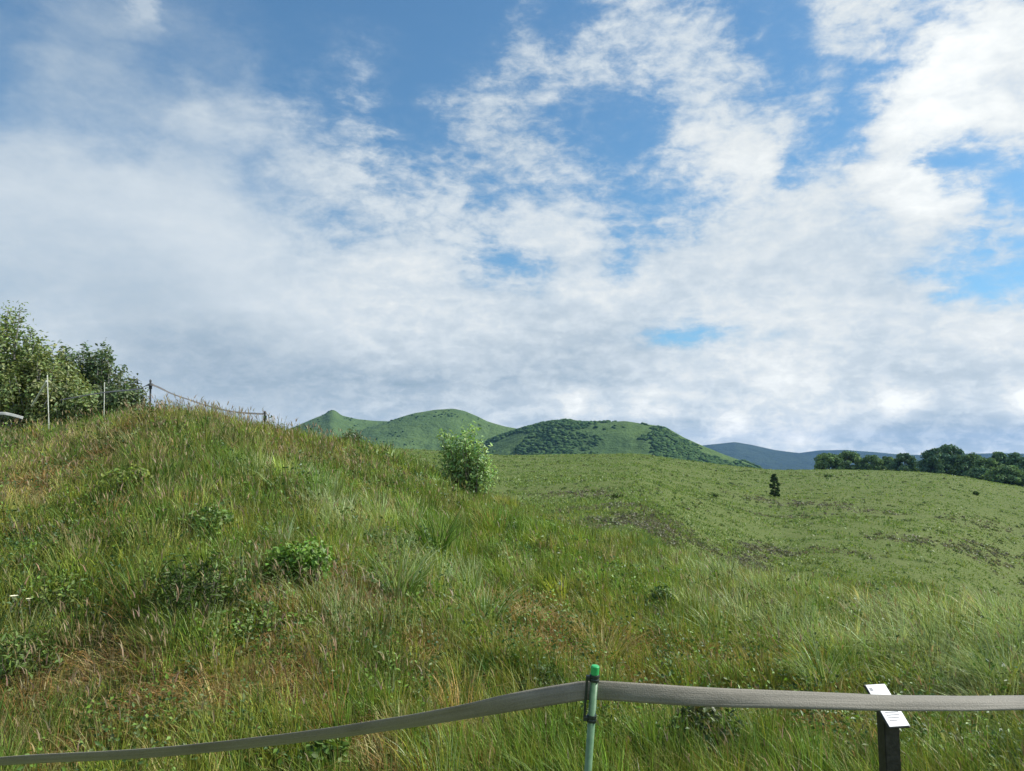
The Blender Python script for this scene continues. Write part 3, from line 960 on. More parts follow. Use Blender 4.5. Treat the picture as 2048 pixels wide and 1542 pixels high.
TG = 'dark trees beyond the crest of the meadow'
TP1 = [(.15, .24, .11), (.185, .275, .11), (.125, .205, .105)]
TP2 = [(.10, .18, .12), (.12, .205, .12), (.145, .23, .12)]
TLIST = [  # px, py of top, width px, distance, label, conical, palette
    (1655, 908, 52, 232, 'round tree standing first from the left in the row beyond the meadow', 0, TP1),
    (1697, 905, 56, 236, 'round crowned tree second in the row, beside the first round tree', 0, TP1),
    (1742, 913, 42, 234, 'low tree in the dip of the row, right of the two round trees', 0, TP1),
    (1776, 915, 36, 240, 'small pale green tree between the dip and the grey green tree', .1, TP1),
    (1808, 909, 44, 230, 'grey green tree left of the tallest dark tree', .1, TP2),
    (1868, 899, 56, 222, 'left half of the tallest dark pair in the row', .2, TP2),
    (1896, 891, 58, 226, 'tallest tree of the row, with a jagged double top', .25, TP2),
    (1938, 910, 56, 222, 'light green tree right of the tallest tree of the row', 0, TP1),
    (1972, 918, 50, 212, 'low bushy tree in front of the gap near the right edge', 0, TP1),
    (2000, 906, 48, 216, 'dark pointed tree close to the right edge of the row', .35, TP2),
    (2040, 908, 58, 206, 'dark tree cut by the right edge of the view', .1, TP2),
    (2012, 936, 60, 198, 'low light bush below the dark trees where the crest falls away', 0, TP1),
    (1958, 938, 44, 205, 'low dark bush peeping over the crest under the light green tree', 0, TP2),
    (2085, 920, 70, 200, None, 0, TP1),
]
for px, py, wpx, dist, lab, con, pal in TLIST:
    if lab is None: continue
    x_, y_, z_ = ray(px, py); n_ = math.hypot(x_, y_)
    X_, Y_ = dist * x_ / n_, dist * y_ / n_
    zt = EYE + dist * z_ / n_
    zb = float(ground_z(X_, Y_))
    tree(lab, (X_, Y_, zb), zt - zb, wpx / F * dist, pal, TG, nclump=80, lp=80, lsize=.62, conical=con)

b = at(1550, 994, 25)
dd_ = math.hypot(b[0], b[1])
tree('small dark conifer standing alone in the middle of the meadow', b, 41 / F * dd_ * 1.05, 21 / F * dd_, [(.065, .11, .04), (.085, .13, .05), (.05, .09, .035)], None, 60, 60, .24, .05, .62, name='conifer')
for px, py, hp, wp, lab in ((1952, 990, 7, 9, 'tiny dark bush on the meadow under the right-hand trees'), (1235, 996, 8, 22, 'low dark bush on the meadow right of the willow bush'),
                            (1655, 954, 4, 16, 'flat dark bush near the meadow crest below the round trees'), (1425, 994, 7, 20, 'low dark bush on the meadow left of the lone conifer')):
    b = at(px, py, 25); dd_ = math.hypot(b[0], b[1])
    shrub('meadow_bush', lab, 'bush', b, hp * 1.0 / F * dd_, wp / F * dd_, 16, 20, .10 + dd_ * .0010, [(.11, .165, .055), (.13, .19, .06)], 'small dark bushes dotted over the meadow', None, .012, .3, spread=.02 + wp / F * dd_ * .1, mat=M_FAR)


# ------------------------------------------------------------------ tape, posts, sign
def band(name, pts, width, tilts, mat, thick=.0016, sub=12, belly=.0, nj=6, crease=None):
    """flat webbing along pts; tilt (deg) > 0 leans the upper edge away from the viewer"""
    pts = np.array(pts, float); tilts = np.array(tilts, float)
    k = len(pts); t = np.linspace(0, k - 1, (k - 1) * sub + 1)

    def cr(v):
        i = np.clip(np.floor(t).astype(int), 0, k - 2); u = (t - i)
        g = lambda j: v[np.clip(j, 0, k - 1)]
        u = u.reshape(-1, *([1] * (v.ndim - 1)))
        p0, p1, p2, p3 = g(i - 1), g(i), g(i + 1), g(i + 2)
        return .5 * (2 * p1 + (p2 - p0) * u + (2 * p0 - 5 * p1 + 4 * p2 - p3) * u ** 2 + (3 * p1 - p0 - 3 * p2 + p3) * u ** 3)
    C = cr(pts); T = np.radians(np.interp(t, np.arange(k), tilts)); W_ = np.interp(t, np.arange(k), np.broadcast_to(width, k))
    tan = unit(np.gradient(C, axis=0))
    up = np.array([0, 0, 1.0]) - tan * tan[:, 2:3]; up = unit(up)
    back = np.cross(tan, up)                     # tan x up; make it point away from the viewer
    back = back * np.sign((back * C * np.array([1, 1, 0])).sum(1, keepdims=True))
    wd = up * np.cos(T)[:, None] + back * np.sin(T)[:, None]
    nn = back * np.cos(T)[:, None] - up * np.sin(T)[:, None]
    s = np.linspace(-.5, .5, nj)
    ar = np.concatenate([[0], np.cumsum(np.linalg.norm(np.diff(C, axis=0), axis=1))])
    rip = .0035 * (fbm(ar * 3.0, ar * 0, 5, 3) - .5) * 2
    V = C[:, None] + wd[:, None] * (s[None, :, None] * W_[:, None, None]) + nn[:, None] * ((belly * (s ** 2 - .1))[None, :, None] + rip[:, None, None] * np.sin(s * 7 + 1)[None, :, None])
    m = len(C)
    i, j = np.meshgrid(np.arange(m - 1), np.arange(nj - 1), indexing='ij')
    q = np.stack([i * nj + j, (i + 1) * nj + j, (i + 1) * nj + j + 1, i * nj + j + 1], -1).reshape(-1, 4)
    col = np.zeros((m, nj, 3)); col[..., 0] = s + .5; col[..., 1] = ar[:, None]
    o = npmesh(name, V.reshape(-1, 3), [q], mat, col=col.reshape(-1, 3), smooth=True)
    md = o.modifiers.new('thickness', 'SOLIDIFY'); md.thickness = thick; md.offset = 0
    return o


tp = [(-620, 1556, 3.35, -48), (-300, 1542, 3.2, -48), (0, 1524, 2.98, -45), (300, 1507, 2.80, -40), (600, 1476, 2.62, -38), (800, 1447, 2.50, -33), (940, 1422, 2.43, -23), (1010, 1408, 2.395, -8),
      (1080, 1395, 2.36, 12), (1140, 1385, 2.33, 20), (1172, 1381, 2.318, 16), (1205, 1381, 2.318, 6), (1300, 1387, 2.335, 14), (1400, 1393, 2.36, 26), (1550, 1398, 2.41, 40), (1750, 1404, 2.50, 52), (1900, 1405, 2.58, 57),
      (2048, 1404, 2.68, 61), (2300, 1400, 2.86, 60), (2600, 1392, 3.1, 30)]
o = band('barrier_tape', [along(a, b, c) for a, b, c, _ in tp], .053, [e for *_, e in tp], M_TAPE, belly=.016, nj=9)
tag(o, 'beige grey webbing tape stretched across the foreground past the green post', 'barrier tape')

# green post
bot = along(1172, 1600, 2.33); topp = along(1190.5, 1331, 2.30)
axis = Vector(topp - bot).normalized()
foot = Vector(bot) - axis * ((bot[2] + .05) / axis.z)
root = empty('barrier_post', foot)
tag(root, 'slim green coated post with a bright green cap holding the tape', 'post')
Mx = Vector((0, 0, 1)).rotation_difference(axis).to_matrix().to_4x4()
L = (Vector(topp) - foot).length
rp = .0110
bm = bmesh.new(); lathe(bm, [(rp, 0), (rp, L - .025)], 24, Mx)
bmobj('pole', bm, M_GREENPIPE, root, True)
bm = bmesh.new(); lathe(bm, [(rp + .0006, L - .026), (rp + .0014, L - .024), (rp + .0014, L - .003), (rp - .001, L), (.004, L + .0005)], 24, Mx)
bmobj('cap', bm, M_GREENCAP, root)
zc_ = L - .105
for zz in (L - .036, L - .152):
    bm = bmesh.new()
    lathe(bm, [(rp + .0004, zz - .0105), (rp + .003, zz - .0095), (rp + .0034, zz - .003), (rp + .002, zz - .0005), (rp + .002, zz + .001), (rp + .0034, zz + .003), (rp + .003, zz + .0095), (rp + .0004, zz + .0105)], 24, Mx)
    box(bm, (.013, .016, .014), Mx @ Matrix.Translation((-rp - .007, -.002, zz)), .003)
    bmobj('clamp_ring', bm, M_BLACKCLIP, root)
bm = bmesh.new()
box(bm, (.007, .014, .118), Mx @ Matrix.Translation((-rp - .0105, -.002, L - .094)), .003)
bmobj('clamp_bar', bm, M_BLACKCLIP, root)

# sign
root = empty('plant_sign', (SIGN_P[0], SIGN_P[1], float(ground_z(SIGN_P[0], SIGN_P[1])) - .02), 0)
a_ = math.radians(10)
root.rotation_euler = (0, 0, a_)
tag(root, 'dark post carrying a small slanted white information plate behind the tape', 'sign')
hz = SIGN_P[2] - root.location.z
PH = math.radians(40); PL = .190; PWID = .090
bm = bmesh.new()
pw, pd = .068, .05
zf, zb_ = hz - math.tan(PH) * pd * .5 - .012, hz + math.tan(PH) * pd * .5 - .012
vs = [bm.verts.new(v) for v in ((-pw / 2, -pd / 2, -.1), (pw / 2, -pd / 2, -.1), (pw / 2, pd / 2, -.1), (-pw / 2, pd / 2, -.1), (-pw / 2, -pd / 2, zf), (pw / 2, -pd / 2, zf), (pw / 2, pd / 2, zb_), (-pw / 2, pd / 2, zb_))]
for f in ((0, 1, 2, 3), (4, 5, 6, 7), (0, 1, 5, 4), (1, 2, 6, 5), (2, 3, 7, 6), (3, 0, 4, 7)):
    bm.faces.new([vs[k] for k in f])
bmesh.ops.bevel(bm, geom=list(bm.edges), offset=.003, segments=2, affect='EDGES')
bmobj('post', bm, M_SIGNPOST, root)
Ms = Matrix.Translation((0, 0, hz)) @ Matrix.Rotation(PH, 4, 'X')
bm = bmesh.new(); box(bm, (PWID + .008, PL + .008, .008), Ms @ Matrix.Translation((0, 0, -.0052)), .002)
bmobj('backing_plate', bm, M_SIGNPOST, root)
bm = bmesh.new(); box(bm, (PWID, PL, .003), Ms @ Matrix.Translation((0, 0, .0005)), .0008)
face = bmobj('sign_face', bm, M_SIGNFACE, root)
bm = bmesh.new()
for yy, x0, ww in ((.086, -.036, .016), (.050, -.012, .05), (.022, -.004, .066), (.008, -.006, .062), (-.006, -.008, .058), (-.028, -.028, .022), (-.040, 0, .070), (-.054, -.002, .066), (-.068, -.006, .058), (-.082, -.014, .042)):
    box(bm, (ww * .85, .0035 if ww > .02 else .014, .0006), Ms @ Matrix.Translation((x0 * .85, yy * .84, .0023)))
bmobj('print', bm, M_SIGNINK, face)

# second run of tape on the crest, with its posts and the white stakes
FD = 12.6


def stake(name, label, p0, p1, r, mat, cat, group=None, knob=False):
    p0 = np.array(p0, float); p1 = np.array(p1, float)
    b = p0.copy()
    rt = empty(name, b); tag(rt, label, cat, group)
    bm = bmesh.new(); v = Vector(p1 - p0)
    tube(bm, [(0, 0, 0), v * .5, v], r, 10)
    bmobj('shaft', bm, mat, rt, False)
    bm = bmesh.new(); tube(bm, [v * .985, v * 1.0 + Vector((0, 0, r * .4)), v + Vector((0, 0, r * 1.6))], [r * 1.25, r * 1.25, r * .7], 10)
    bmobj('cap', bm, mat, rt)
    if knob:
        bm = bmesh.new(); w_ = v - v.normalized() * .05
        tube(bm, [w_ - v.normalized() * .07, w_], r * 1.7, 10)
        bmobj('clamp_ring', bm, M_BLACKCLIP, rt)
    return rt


CG = 'posts of the tape line on the crest'
pA_top = along(301, 762, FD); pA = on_ground(303, 800, FD); pA[2] -= .1
stake('crest_post', 'slim dark post at the peak of the tape line on the crest', pA, pA_top, .014, M_DARKPOST, 'post', CG, True)
FDB = 12.9
pB_top = along(530, 825, FDB); pB = on_ground(530, 850, FDB); pB[2] -= .1
stake('crest_post', 'slim dark post at the right end of the tape line on the crest', pB, pB_top, .017, M_DARKPOST, 'post', CG, True)
M_TAPE2 = simple('dark_webbing', (.06, .062, .062), (.11, .11, .105), .7, 25)
cp = [(120, 800, 15.2, 60), (200, 786, 14.3, 60), (258, 780, 13.4, 55), (280, 777, 13.0, 50), (299, 769, FD - .02, 40), (318, 775, FD, 50), (345, 788, FD + .05, 60), (380, 800, FD + .15, 60), (420, 813, FD + .2, 60), (470, 824, FD + .25, 60), (528, 828, FDB - .02, 55)]
o = band('barrier_tape', [along(a, b, c) for a, b, c, _ in cp], .055, [e for *_, e in cp], M_TAPE2)
tag(o, 'dark tape dipping between two posts along the crest against the sky', 'barrier tape')
o = band('barrier_tape', [along(a, b, c) for a, b, c in ((-160, 836, 15.5), (-60, 829, 15.4), (0, 827, 15.3), (20, 829, 15.3), (46, 836, 15.3))], .05, [10, 0, 0, 5, 10], M_PALETAPE)
tag(o, 'pale tape at the foot of the tallest shrub, by the left edge', 'barrier tape')
SG = 'thin white stakes in front of the shrubs'
p = on_ground(99, 870, 13.6); stake('white_stake', 'long thin white upright stake at the edge of the grass', p - np.array([0, 0, .05]), along(94.5, 752, 13.6), .0075, M_WHITEPOLE, 'stake', SG)
p = on_ground(209, 830, 14.6); stake('white_stake', 'shorter thin white upright stake nearer the crest posts', p - np.array([0, 0, .05]), along(209, 766, 14.6), .0065, M_WHITEPOLE, 'stake', SG)
p = along(64, 812, 14.2); stake('white_stake', 'pale stick leaning against the long white stake', p, along(93, 764, 13.66), .016, M_WHITEPOLE, 'stake', SG)

# ------------------------------------------------------------------ haze
bm = bmesh.new()
bmesh.ops.create_cube(bm, size=1.0, matrix=Matrix.Translation((0, 0, 90)) @ Matrix.Diagonal((12400, 12400, 320, 1)))
m, nt, out = new_mat('thin_air')
pv = nd(nt, 'ShaderNodeVolumePrincipled')
pv.inputs['Color'].default_value = (.24, .47, .94, 1)
pv.inputs['Density'].default_value = 0.8e-4
pv.inputs['Anisotropy'].default_value = .1
nt.links.new(pv.outputs[0], out.inputs['Volume'])
hz_o = bmobj('haze', bm, m)
tag(hz_o, 'thin bluish air between the viewer and the distant mountains', 'haze', kind='stuff')

# ------------------------------------------------------------------ light and sky
SUN_AZ, SUN_EL = math.radians(82), math.radians(44)
sd = bpy.data.lights.new('sun', 'SUN'); sd.energy = 5.0; sd.angle = math.radians(.55); sd.color = (1, .955, .88)
so = bpy.data.objects.new('sun', sd); COL.objects.link(so)
to = Vector((math.sin(SUN_AZ) * math.cos(SUN_EL), math.cos(SUN_AZ) * math.cos(SUN_EL), math.sin(SUN_EL)))
so.rotation_euler = to.to_track_quat('Z', 'Y').to_euler()
so.location = (40, 10, 60)

SKY = [  # photo row, then (column, cover, brightness) of the clouds seen there
    (-400, [(0, .3, .6), (300, .3, .6), (700, .2, .6), (1100, .3, .65), (1300, .6, .7), (1500, .4, .7), (1700, .5, .75), (1900, .6, .8), (2100, .6, .8)]),
    (0, [(0, .08, .55), (100, .25, .55), (215, .22, .55), (245, .6, .66), (300, .68, .66), (340, .25, .6), (420, .14, .5), (540, .04, .5), (660, .06, .5), (800, 0, .5), (950, .02, .5), (1060, .06, .5), (1130, .2, .6),
         (1190, .5, .65), (1270, .85, .74), (1340, .55, .7), (1420, .4, .66), (1480, .16, .6), (1600, .14, .6), (1690, .4, .65), (1750, .75, .74), (1790, .5, .7), (1830, .25, .7), (1900, .5, .8), (1980, .7, .8), (2048, .5, .75)]),
    (50, [(0, .1, .55), (110, .3, .55), (230, .2, .55), (280, .5, .64), (330, .16, .6), (440, .2, .55), (520, .06, .5), (620, .22, .6), (680, .12, .6), (740, .02, .5), (960, .04, .5), (1010, .4, .6), (1040, .3, .6), (1100, .05, .6),
          (1180, .25, .6), (1230, .6, .68), (1320, .78, .74), (1420, .7, .72), (1500, .45, .66), (1570, .05, .6), (1640, .35, .65), (1720, .65, .72), (1770, .7, .74), (1800, .25, .7), (1850, .8, .9), (1940, .9, .95), (2048, .8, .85)]),
    (110, [(0, .1, .55), (120, .34, .56), (220, .28, .55), (300, .1, .55), (420, .12, .5), (520, .08, .5), (590, .1, .5), (640, .3, .6), (700, .2, .6), (760, .15, .6), (840, .0, .5), (980, .12, .55), (1040, .4, .6), (1110, .55, .64),
           (1200, .62, .68), (1300, .8, .76), (1400, .75, .72), (1470, .6, .66), (1540, .1, .6), (1590, .1, .6), (1640, .55, .68), (1720, .5, .68), (1760, .2, .7), (1800, .4, .75), (1860, .97, .98), (1960, 1, 1.0), (2048, .95, .85)]),
    (165, [(0, .12, .55), (120, .36, .58), (240, .3, .56), (330, .14, .55), (430, .22, .55), (510, .42, .62), (590, .22, .6), (660, .2, .6), (700, .55, .68), (740, .72, .72), (790, .3, .66), (830, .02, .5), (900, .2, .55), (960, .45, .6),
           (1040, .6, .64), (1100, .58, .66), (1200, .5, .64), (1300, .45, .64), (1370, .7, .7), (1440, .55, .66), (1500, .6, .68), (1570, .4, .66), (1640, .45, .66), (1690, .15, .6), (1740, .6, .8), (1800, .95, .95), (1880, 1, 1.03), (1960, .95, .95), (2048, .95, .9)]),
    (225, [(0, .22, .58), (120, .36, .6), (240, .4, .6), (310, .5, .62), (400, .72, .68), (500, .78, .7), (580, .7, .68), (640, .35, .62), (720, .18, .6), (790, .1, .6), (860, .06, .5), (900, .4, .6), (970, .6, .64), (1040, .55, .62),
           (1110, .4, .6), (1170, .08, .55), (1290, .06, .55), (1340, .6, .68), (1420, .72, .72), (1480, .6, .66), (1560, .72, .7), (1620, .5, .68), (1670, .1, .6), (1730, .55, .8), (1800, .9, .9), (1900, 1, 1.0), (1970, .8, .85), (2048, .85, .85)]),
    (285, [(0, .66, .62), (80, .62, .62), (180, .45, .6), (300, .45, .6), (420, .58, .64), (540, .55, .64), (640, .6, .64), (720, .66, .66), (790, .3, .6), (850, .08, .55), (910, .4, .58), (980, .62, .62), (1060, .5, .6), (1120, .5, .64),
           (1200, .25, .6), (1290, .1, .55), (1350, .55, .7), (1400, .9, .82), (1470, .97, .86), (1530, .75, .78), (1570, .3, .66), (1650, .35, .66), (1720, .55, .75), (1790, .95, .85), (1850, .85, .85), (1890, .5, .8), (1960, .6, .8), (2048, .75, .82)]),
    (345, [(0, .8, .66), (100, .8, .67), (220, .82, .68), (340, .78, .67), (440, .55, .64), (490, .38, .62), (560, .62, .64), (640, .66, .64), (740, .6, .64), (790, .35, .6), (870, .6, .66), (940, .6, .64), (1000, .45, .6), (1100, .45, .62),
           (1180, .55, .68), (1250, .3, .6), (1330, .55, .68), (1390, .65, .72), (1450, .92, .84), (1520, .9, .84), (1560, .4, .7), (1630, .6, .74), (1690, .3, .66), (1740, .55, .74), (1800, .9, .85), (1850, .85, .88), (1880, .2, .7), (1960, .05, .6), (2048, .1, .6)]),
    (385, [(0, .82, .67), (120, .84, .68), (260, .88, .7), (400, .84, .69), (480, .55, .64), (540, .55, .63), (640, .72, .66), (740, .68, .66), (840, .7, .7), (900, .5, .64), (960, .5, .62), (1030, .8, .74), (1120, .85, .76), (1210, .8, .74),
           (1270, .3, .64), (1350, .25, .62), (1420, .4, .68), (1500, .55, .72), (1600, .75, .7), (1680, .72, .7), (1740, .65, .72), (1800, .95, .86), (1870, 1, .93), (1920, .9, .88), (1960, .3, .7), (2048, .2, .62)]),
    (430, [(0, .82, .66), (140, .84, .67), (280, .86, .69), (420, .9, .7), (520, .7, .66), (590, .5, .62), (680, .72, .66), (780, .76, .69), (850, .78, .7), (920, .55, .64), (980, .35, .6), (1060, .8, .7), (1140, .75, .7), (1200, .45, .64),
           (1300, .28, .6), (1380, .4, .62), (1450, .75, .68), (1540, .88, .72), (1660, .9, .72), (1760, .9, .76), (1850, 1, .92), (1920, .85, .84), (1970, .45, .7), (2048, .35, .64)]),
    (480, [(0, .8, .63), (140, .8, .63), (280, .82, .66), (420, .9, .70), (540, .88, .7), (640, .66, .64), (740, .75, .66), (840, .72, .66), (920, .62, .64), (1000, .85, .72), (1100, .92, .74), (1190, .8, .7), (1230, .45, .64), (1290, .7, .68),
           (1350, .65, .66), (1450, .92, .7), (1600, .95, .71), (1760, .92, .72), (1860, .85, .7), (1950, .6, .66), (2048, .45, .64)]),
    (525, [(0, .8, .60), (140, .8, .61), (280, .82, .63), (420, .86, .67), (540, .9, .7), (640, .88, .69), (760, .95, .72), (860, .95, .72), (930, .55, .64), (1000, .35, .62), (1050, .4, .62), (1110, .85, .68), (1180, .82, .68), (1230, .5, .64),
           (1310, .9, .68), (1450, .96, .7), (1620, .96, .7), (1760, .92, .7), (1840, .75, .68), (1900, .7, .74), (1960, .4, .66), (2048, .35, .64)]),
    (575, [(0, .78, .56), (140, .8, .58), (260, .82, .57), (380, .86, .62), (500, .92, .68), (640, .97, .71), (780, .98, .73), (900, .97, .72), (980, .85, .68), (1040, .75, .66), (1110, .95, .76), (1200, 1, .82), (1290, .98, .82), (1340, .92, .68),
           (1450, .94, .68), (1580, .97, .72), (1720, .95, .7), (1830, .9, .68), (1890, .45, .64), (1960, .2, .62), (2048, .25, .62)]),
    (625, [(0, .82, .57), (120, .88, .63), (210, .84, .56), (300, .84, .52), (400, .92, .62), (520, .96, .70), (680, .99, .72), (840, 1, .72), (980, .97, .69), (1100, .95, .66), (1240, .95, .68), (1400, .97, .74), (1540, .98, .76), (1700, .97, .71), (1830, .95, .7), (1920, .9, .74), (2048, .9, .78)]),
    (672, [(0, .88, .60), (100, .92, .66), (200, .9, .58), (260, .9, .50), (340, .9, .49), (420, .92, .49), (500, .92, .54), (600, .95, .64), (740, .99, .69), (880, .99, .68), (1040, .98, .63), (1200, .97, .62), (1300, .8, .62), (1350, .42, .62),
           (1440, .45, .64), (1510, .7, .68), (1600, .96, .72), (1740, .98, .72), (1860, .98, .72), (1960, 1, .78), (2048, 1, .80)]),
    (720, [(0, .92, .66), (120, .95, .66), (220, .95, .56), (300, .96, .47), (400, .97, .44), (500, .97, .46), (560, .96, .52), (660, .97, .50), (760, .98, .58), (900, .99, .60), (1040, .98, .57), (1160, .98, .58), (1280, .97, .62), (1380, .97, .70), (1480, .98, .74),
           (1560, .99, .78), (1680, .99, .70), (1800, .99, .64), (1900, .99, .66), (2048, .99, .68)]),
    (765, [(0, 1, .6), (200, .98, .56), (320, .97, .52), (420, .98, .46), (520, .97, .46), (640, .96, .47), (760, .97, .50), (900, .98, .54), (1040, .99, .56), (1160, .99, .58), (1280, .98, .62), (1380, .98, .68), (1460, .99, .66), (1560, 1, .79), (1640, .99, .72), (1740, .99, .62),
           (1840, .99, .58), (1940, .99, .64), (2048, 1, .68)]),
    (805, [(0, 1, .58), (300, .98, .56), (460, .98, .53), (600, .97, .51), (740, .97, .54), (900, .98, .56), (1040, 1, .58), (1100, .99, .64), (1150, 1, .84), (1200, .99, .66), (1280, .99, .76), (1320, 1, .80), (1380, .98, .70), (1440, .98, .62), (1520, .99, .70), (1640, .99, .72), (1740, .99, .68),
           (1805, 1, .92), (1850, .99, .68), (1940, .98, .62), (2000, 1, .74), (2040, 1, .9)]),
    (850, [(0, 1, .6), (500, .99, .58), (640, .98, .58), (800, .98, .6), (1000, .99, .62), (1200, .99, .64), (1340, .98, .58), (1400, .97, .56), (1460, 1, .86), (1510, .98, .66), (1590, .99, .66), (1680, .98, .62), (1780, .98, .52), (1900, .98, .50), (2048, .98, .56)]),
    (885, [(0, 1, .62), (700, .99, .62), (1000, .99, .62), (1300, .99, .6), (1420, .99, .66), (1500, .98, .60), (1560, .98, .66), (1600, 1, .82), (1650, .98, .60), (1760, .97, .52), (1900, .97, .5), (2048, .98, .54)]),
    (905, [(0, 1, .64), (1000, 1, .64), (1500, .99, .66), (1600, .99, .68), (1750, .98, .6), (1900, .98, .58), (2048, .99, .62)]),
    (960, [(0, 1, .64), (1000, 1, .64), (2048, 1, .62)])]
SKY_Y = np.array([r[0] for r in SKY], float)


def sky_at(px, py):
    res = []
    for _, st in SKY:
        s = np.array(st, float)
        res.append(np.stack([np.interp(px, s[:, 0], s[:, 1]), np.interp(px, s[:, 0], s[:, 2])], -1))
    res = np.array(res)          # rows, ..., 2
    res[..., 1] += np.where(SKY_Y > 730, 1, 0)[:, None] * np.clip(res[..., 1] - .68, 0, 1) * .8
    f = np.interp(py, SKY_Y, np.arange(len(SKY_Y)))
    i = np.clip(np.floor(f).astype(int), 0, len(SKY_Y) - 2)
    u = (f - i)[..., None]
    k = np.arange(len(px))
    return res[i, k] * (1 - u) + res[i + 1, k] * u


world = bpy.data.worlds.new('World'); sc.world = world; world.use_nodes = True
nt = world.node_tree; nt.nodes.clear()
wout = nd(nt, 'ShaderNodeOutputWorld'); bg = nd(nt, 'ShaderNodeBackground')
nt.links.new(bg.outputs[0], wout.inputs[0])
sky = nd(nt, 'ShaderNodeTexSky', sky_type='NISHITA')
sky.sun_disc = False
sky.sun_elevation = SUN_EL; sky.sun_rotation = SUN_AZ
sky.air_density = 1.0; sky.dust_density = .6; sky.ozone_density = 1.6; sky.altitude = 800
STR = 0.1
geo = nd(nt, 'ShaderNodeTexCoord')
D = geo.outputs['Generated']
sx = nd(nt, 'ShaderNodeSeparateXYZ'); nt.links.new(D, sx.inputs[0])
dx, dy, dz = sx.outputs
azn = mathn(nt, 'ARCTAN2', dx, dy)
eln = mathn(nt, 'ARCSINE', dz)
# cloud-plane coordinates (flat layer seen in perspective)
zc2 = mathn(nt, 'ADD', mathn(nt, 'MAXIMUM', dz, 0.0), .16)
cpl = nd(nt, 'ShaderNodeCombineXYZ')
nt.links.new(mathn(nt, 'DIVIDE', dx, zc2), cpl.inputs[0]); nt.links.new(mathn(nt, 'DIVIDE', dy, zc2), cpl.inputs[1])
mp = nd(nt, 'ShaderNodeMapping'); nt.links.new(cpl.outputs[0], mp.inputs[0])
mp.inputs['Rotation'].default_value = (0, 0, math.radians(28)); mp.inputs['Scale'].default_value = (.8, 1.25, 1)
wisp = noise(nt, mp.outputs[0], 2.6, 9, .60, .9)
mp2 = nd(nt, 'ShaderNodeMapping'); nt.links.new(D, mp2.inputs[0]); mp2.inputs['Scale'].default_value = (1, 1, 2.1)
puff = noise(nt, mp2.outputs[0], 10.0, 10, .64, .25)
warpn = nd(nt, 'ShaderNodeTexNoise'); warpn.inputs['Scale'].default_value = 8.0; warpn.inputs['Detail'].default_value = 7; warpn.inputs['Roughness'].default_value = .62
nt.links.new(mp2.outputs[0], warpn.inputs['Vector'])
wc = nd(nt, 'ShaderNodeSeparateColor'); nt.links.new(warpn.outputs['Color'], wc.inputs[0])
AMP = .095
azw = mathn(nt, 'ADD', azn, mathn(nt, 'MULTIPLY', mathn(nt, 'SUBTRACT', wc.outputs[0], .5), mathn(nt, 'MULTIPLY_ADD', eln, .28, .035)))
elw = mathn(nt, 'ADD', eln, mathn(nt, 'MULTIPLY', mathn(nt, 'SUBTRACT', wc.outputs[1], .5), mathn(nt, 'MULTIPLY_ADD', eln, .18, .014)))
AZL = math.radians(36.0)
u_ = mathn(nt, 'PINGPONG', mathn(nt, 'ADD', azw, AZL), 2 * AZL)
u_ = mathn(nt, 'DIVIDE', u_, 2 * AZL)
els = np.radians([0.2, 0.9, 1.6, 2.4, 3.2, 4.0, 5.0, 6.2, 7.8, 9.4, 11.2, 13, 15, 17, 19, 21.2, 23.6, 26, 28.6, 31.4, 36, 46])
pos = np.linspace(0, 1, 32)
azq = -AZL + pos * 2 * AZL
prev = None
uA = mathn(nt, 'MULTIPLY', u_, 2.0, None, True)
uB = mathn(nt, 'SUBTRACT', mathn(nt, 'MULTIPLY', u_, 2.0), 1.0, None, True)
half = mathn(nt, 'GREATER_THAN', u_, .5)


def ragged(px, py):
    r = .22 + .78 * sstep((px - 420) / 380)
    r = np.where(py > 560, np.maximum(r, .55 * sstep((py - 560) / 120)), r)
    return np.clip(r, 0, 1)


for k, e in enumerate(els):
    rr_ = []
    for a0, a1 in ((-AZL, 0), (0, AZL)):
        azq = a0 + pos * (a1 - a0)
        pxq, pyq = pix(azq, np.full(32, e))
        pxq = np.clip(pxq, 0, 2048)
        val = sky_at(pxq, pyq); val[:, 0] += .20 * sstep((620 - pxq) / 250) * sstep((300 - pyq) / 140) * sstep((pyq + 60) / 90); rg = ragged(pxq, pyq)
        rr_.append([(float(p_), (float(np.clip(v[0], 0, 1)), float(v[1] / 1.1), float(g_))) for p_, v, g_ in zip(pos, val, rg)])
    r_ = mixc(nt, half, ramp(nt, uA, rr_[0], 'LINEAR'), ramp(nt, uB, rr_[1], 'LINEAR'))
    if prev is None: prev = r_
    else:
        mr = nd(nt, 'ShaderNodeMapRange', interpolation_type='LINEAR')
        mr.inputs['From Min'].default_value = float(els[k - 1]); mr.inputs['From Max'].default_value = float(e)
        nt.links.new(elw, mr.inputs['Value'])
        prev = mixc(nt, mr.outputs[0], prev, r_)
cs_ = nd(nt, 'ShaderNodeSeparateColor'); nt.links.new(prev, cs_.inputs[0])
cov = cs_.outputs[0]; bri = mathn(nt, 'MULTIPLY', cs_.outputs[1], 1.1); rag = cs_.outputs[2]
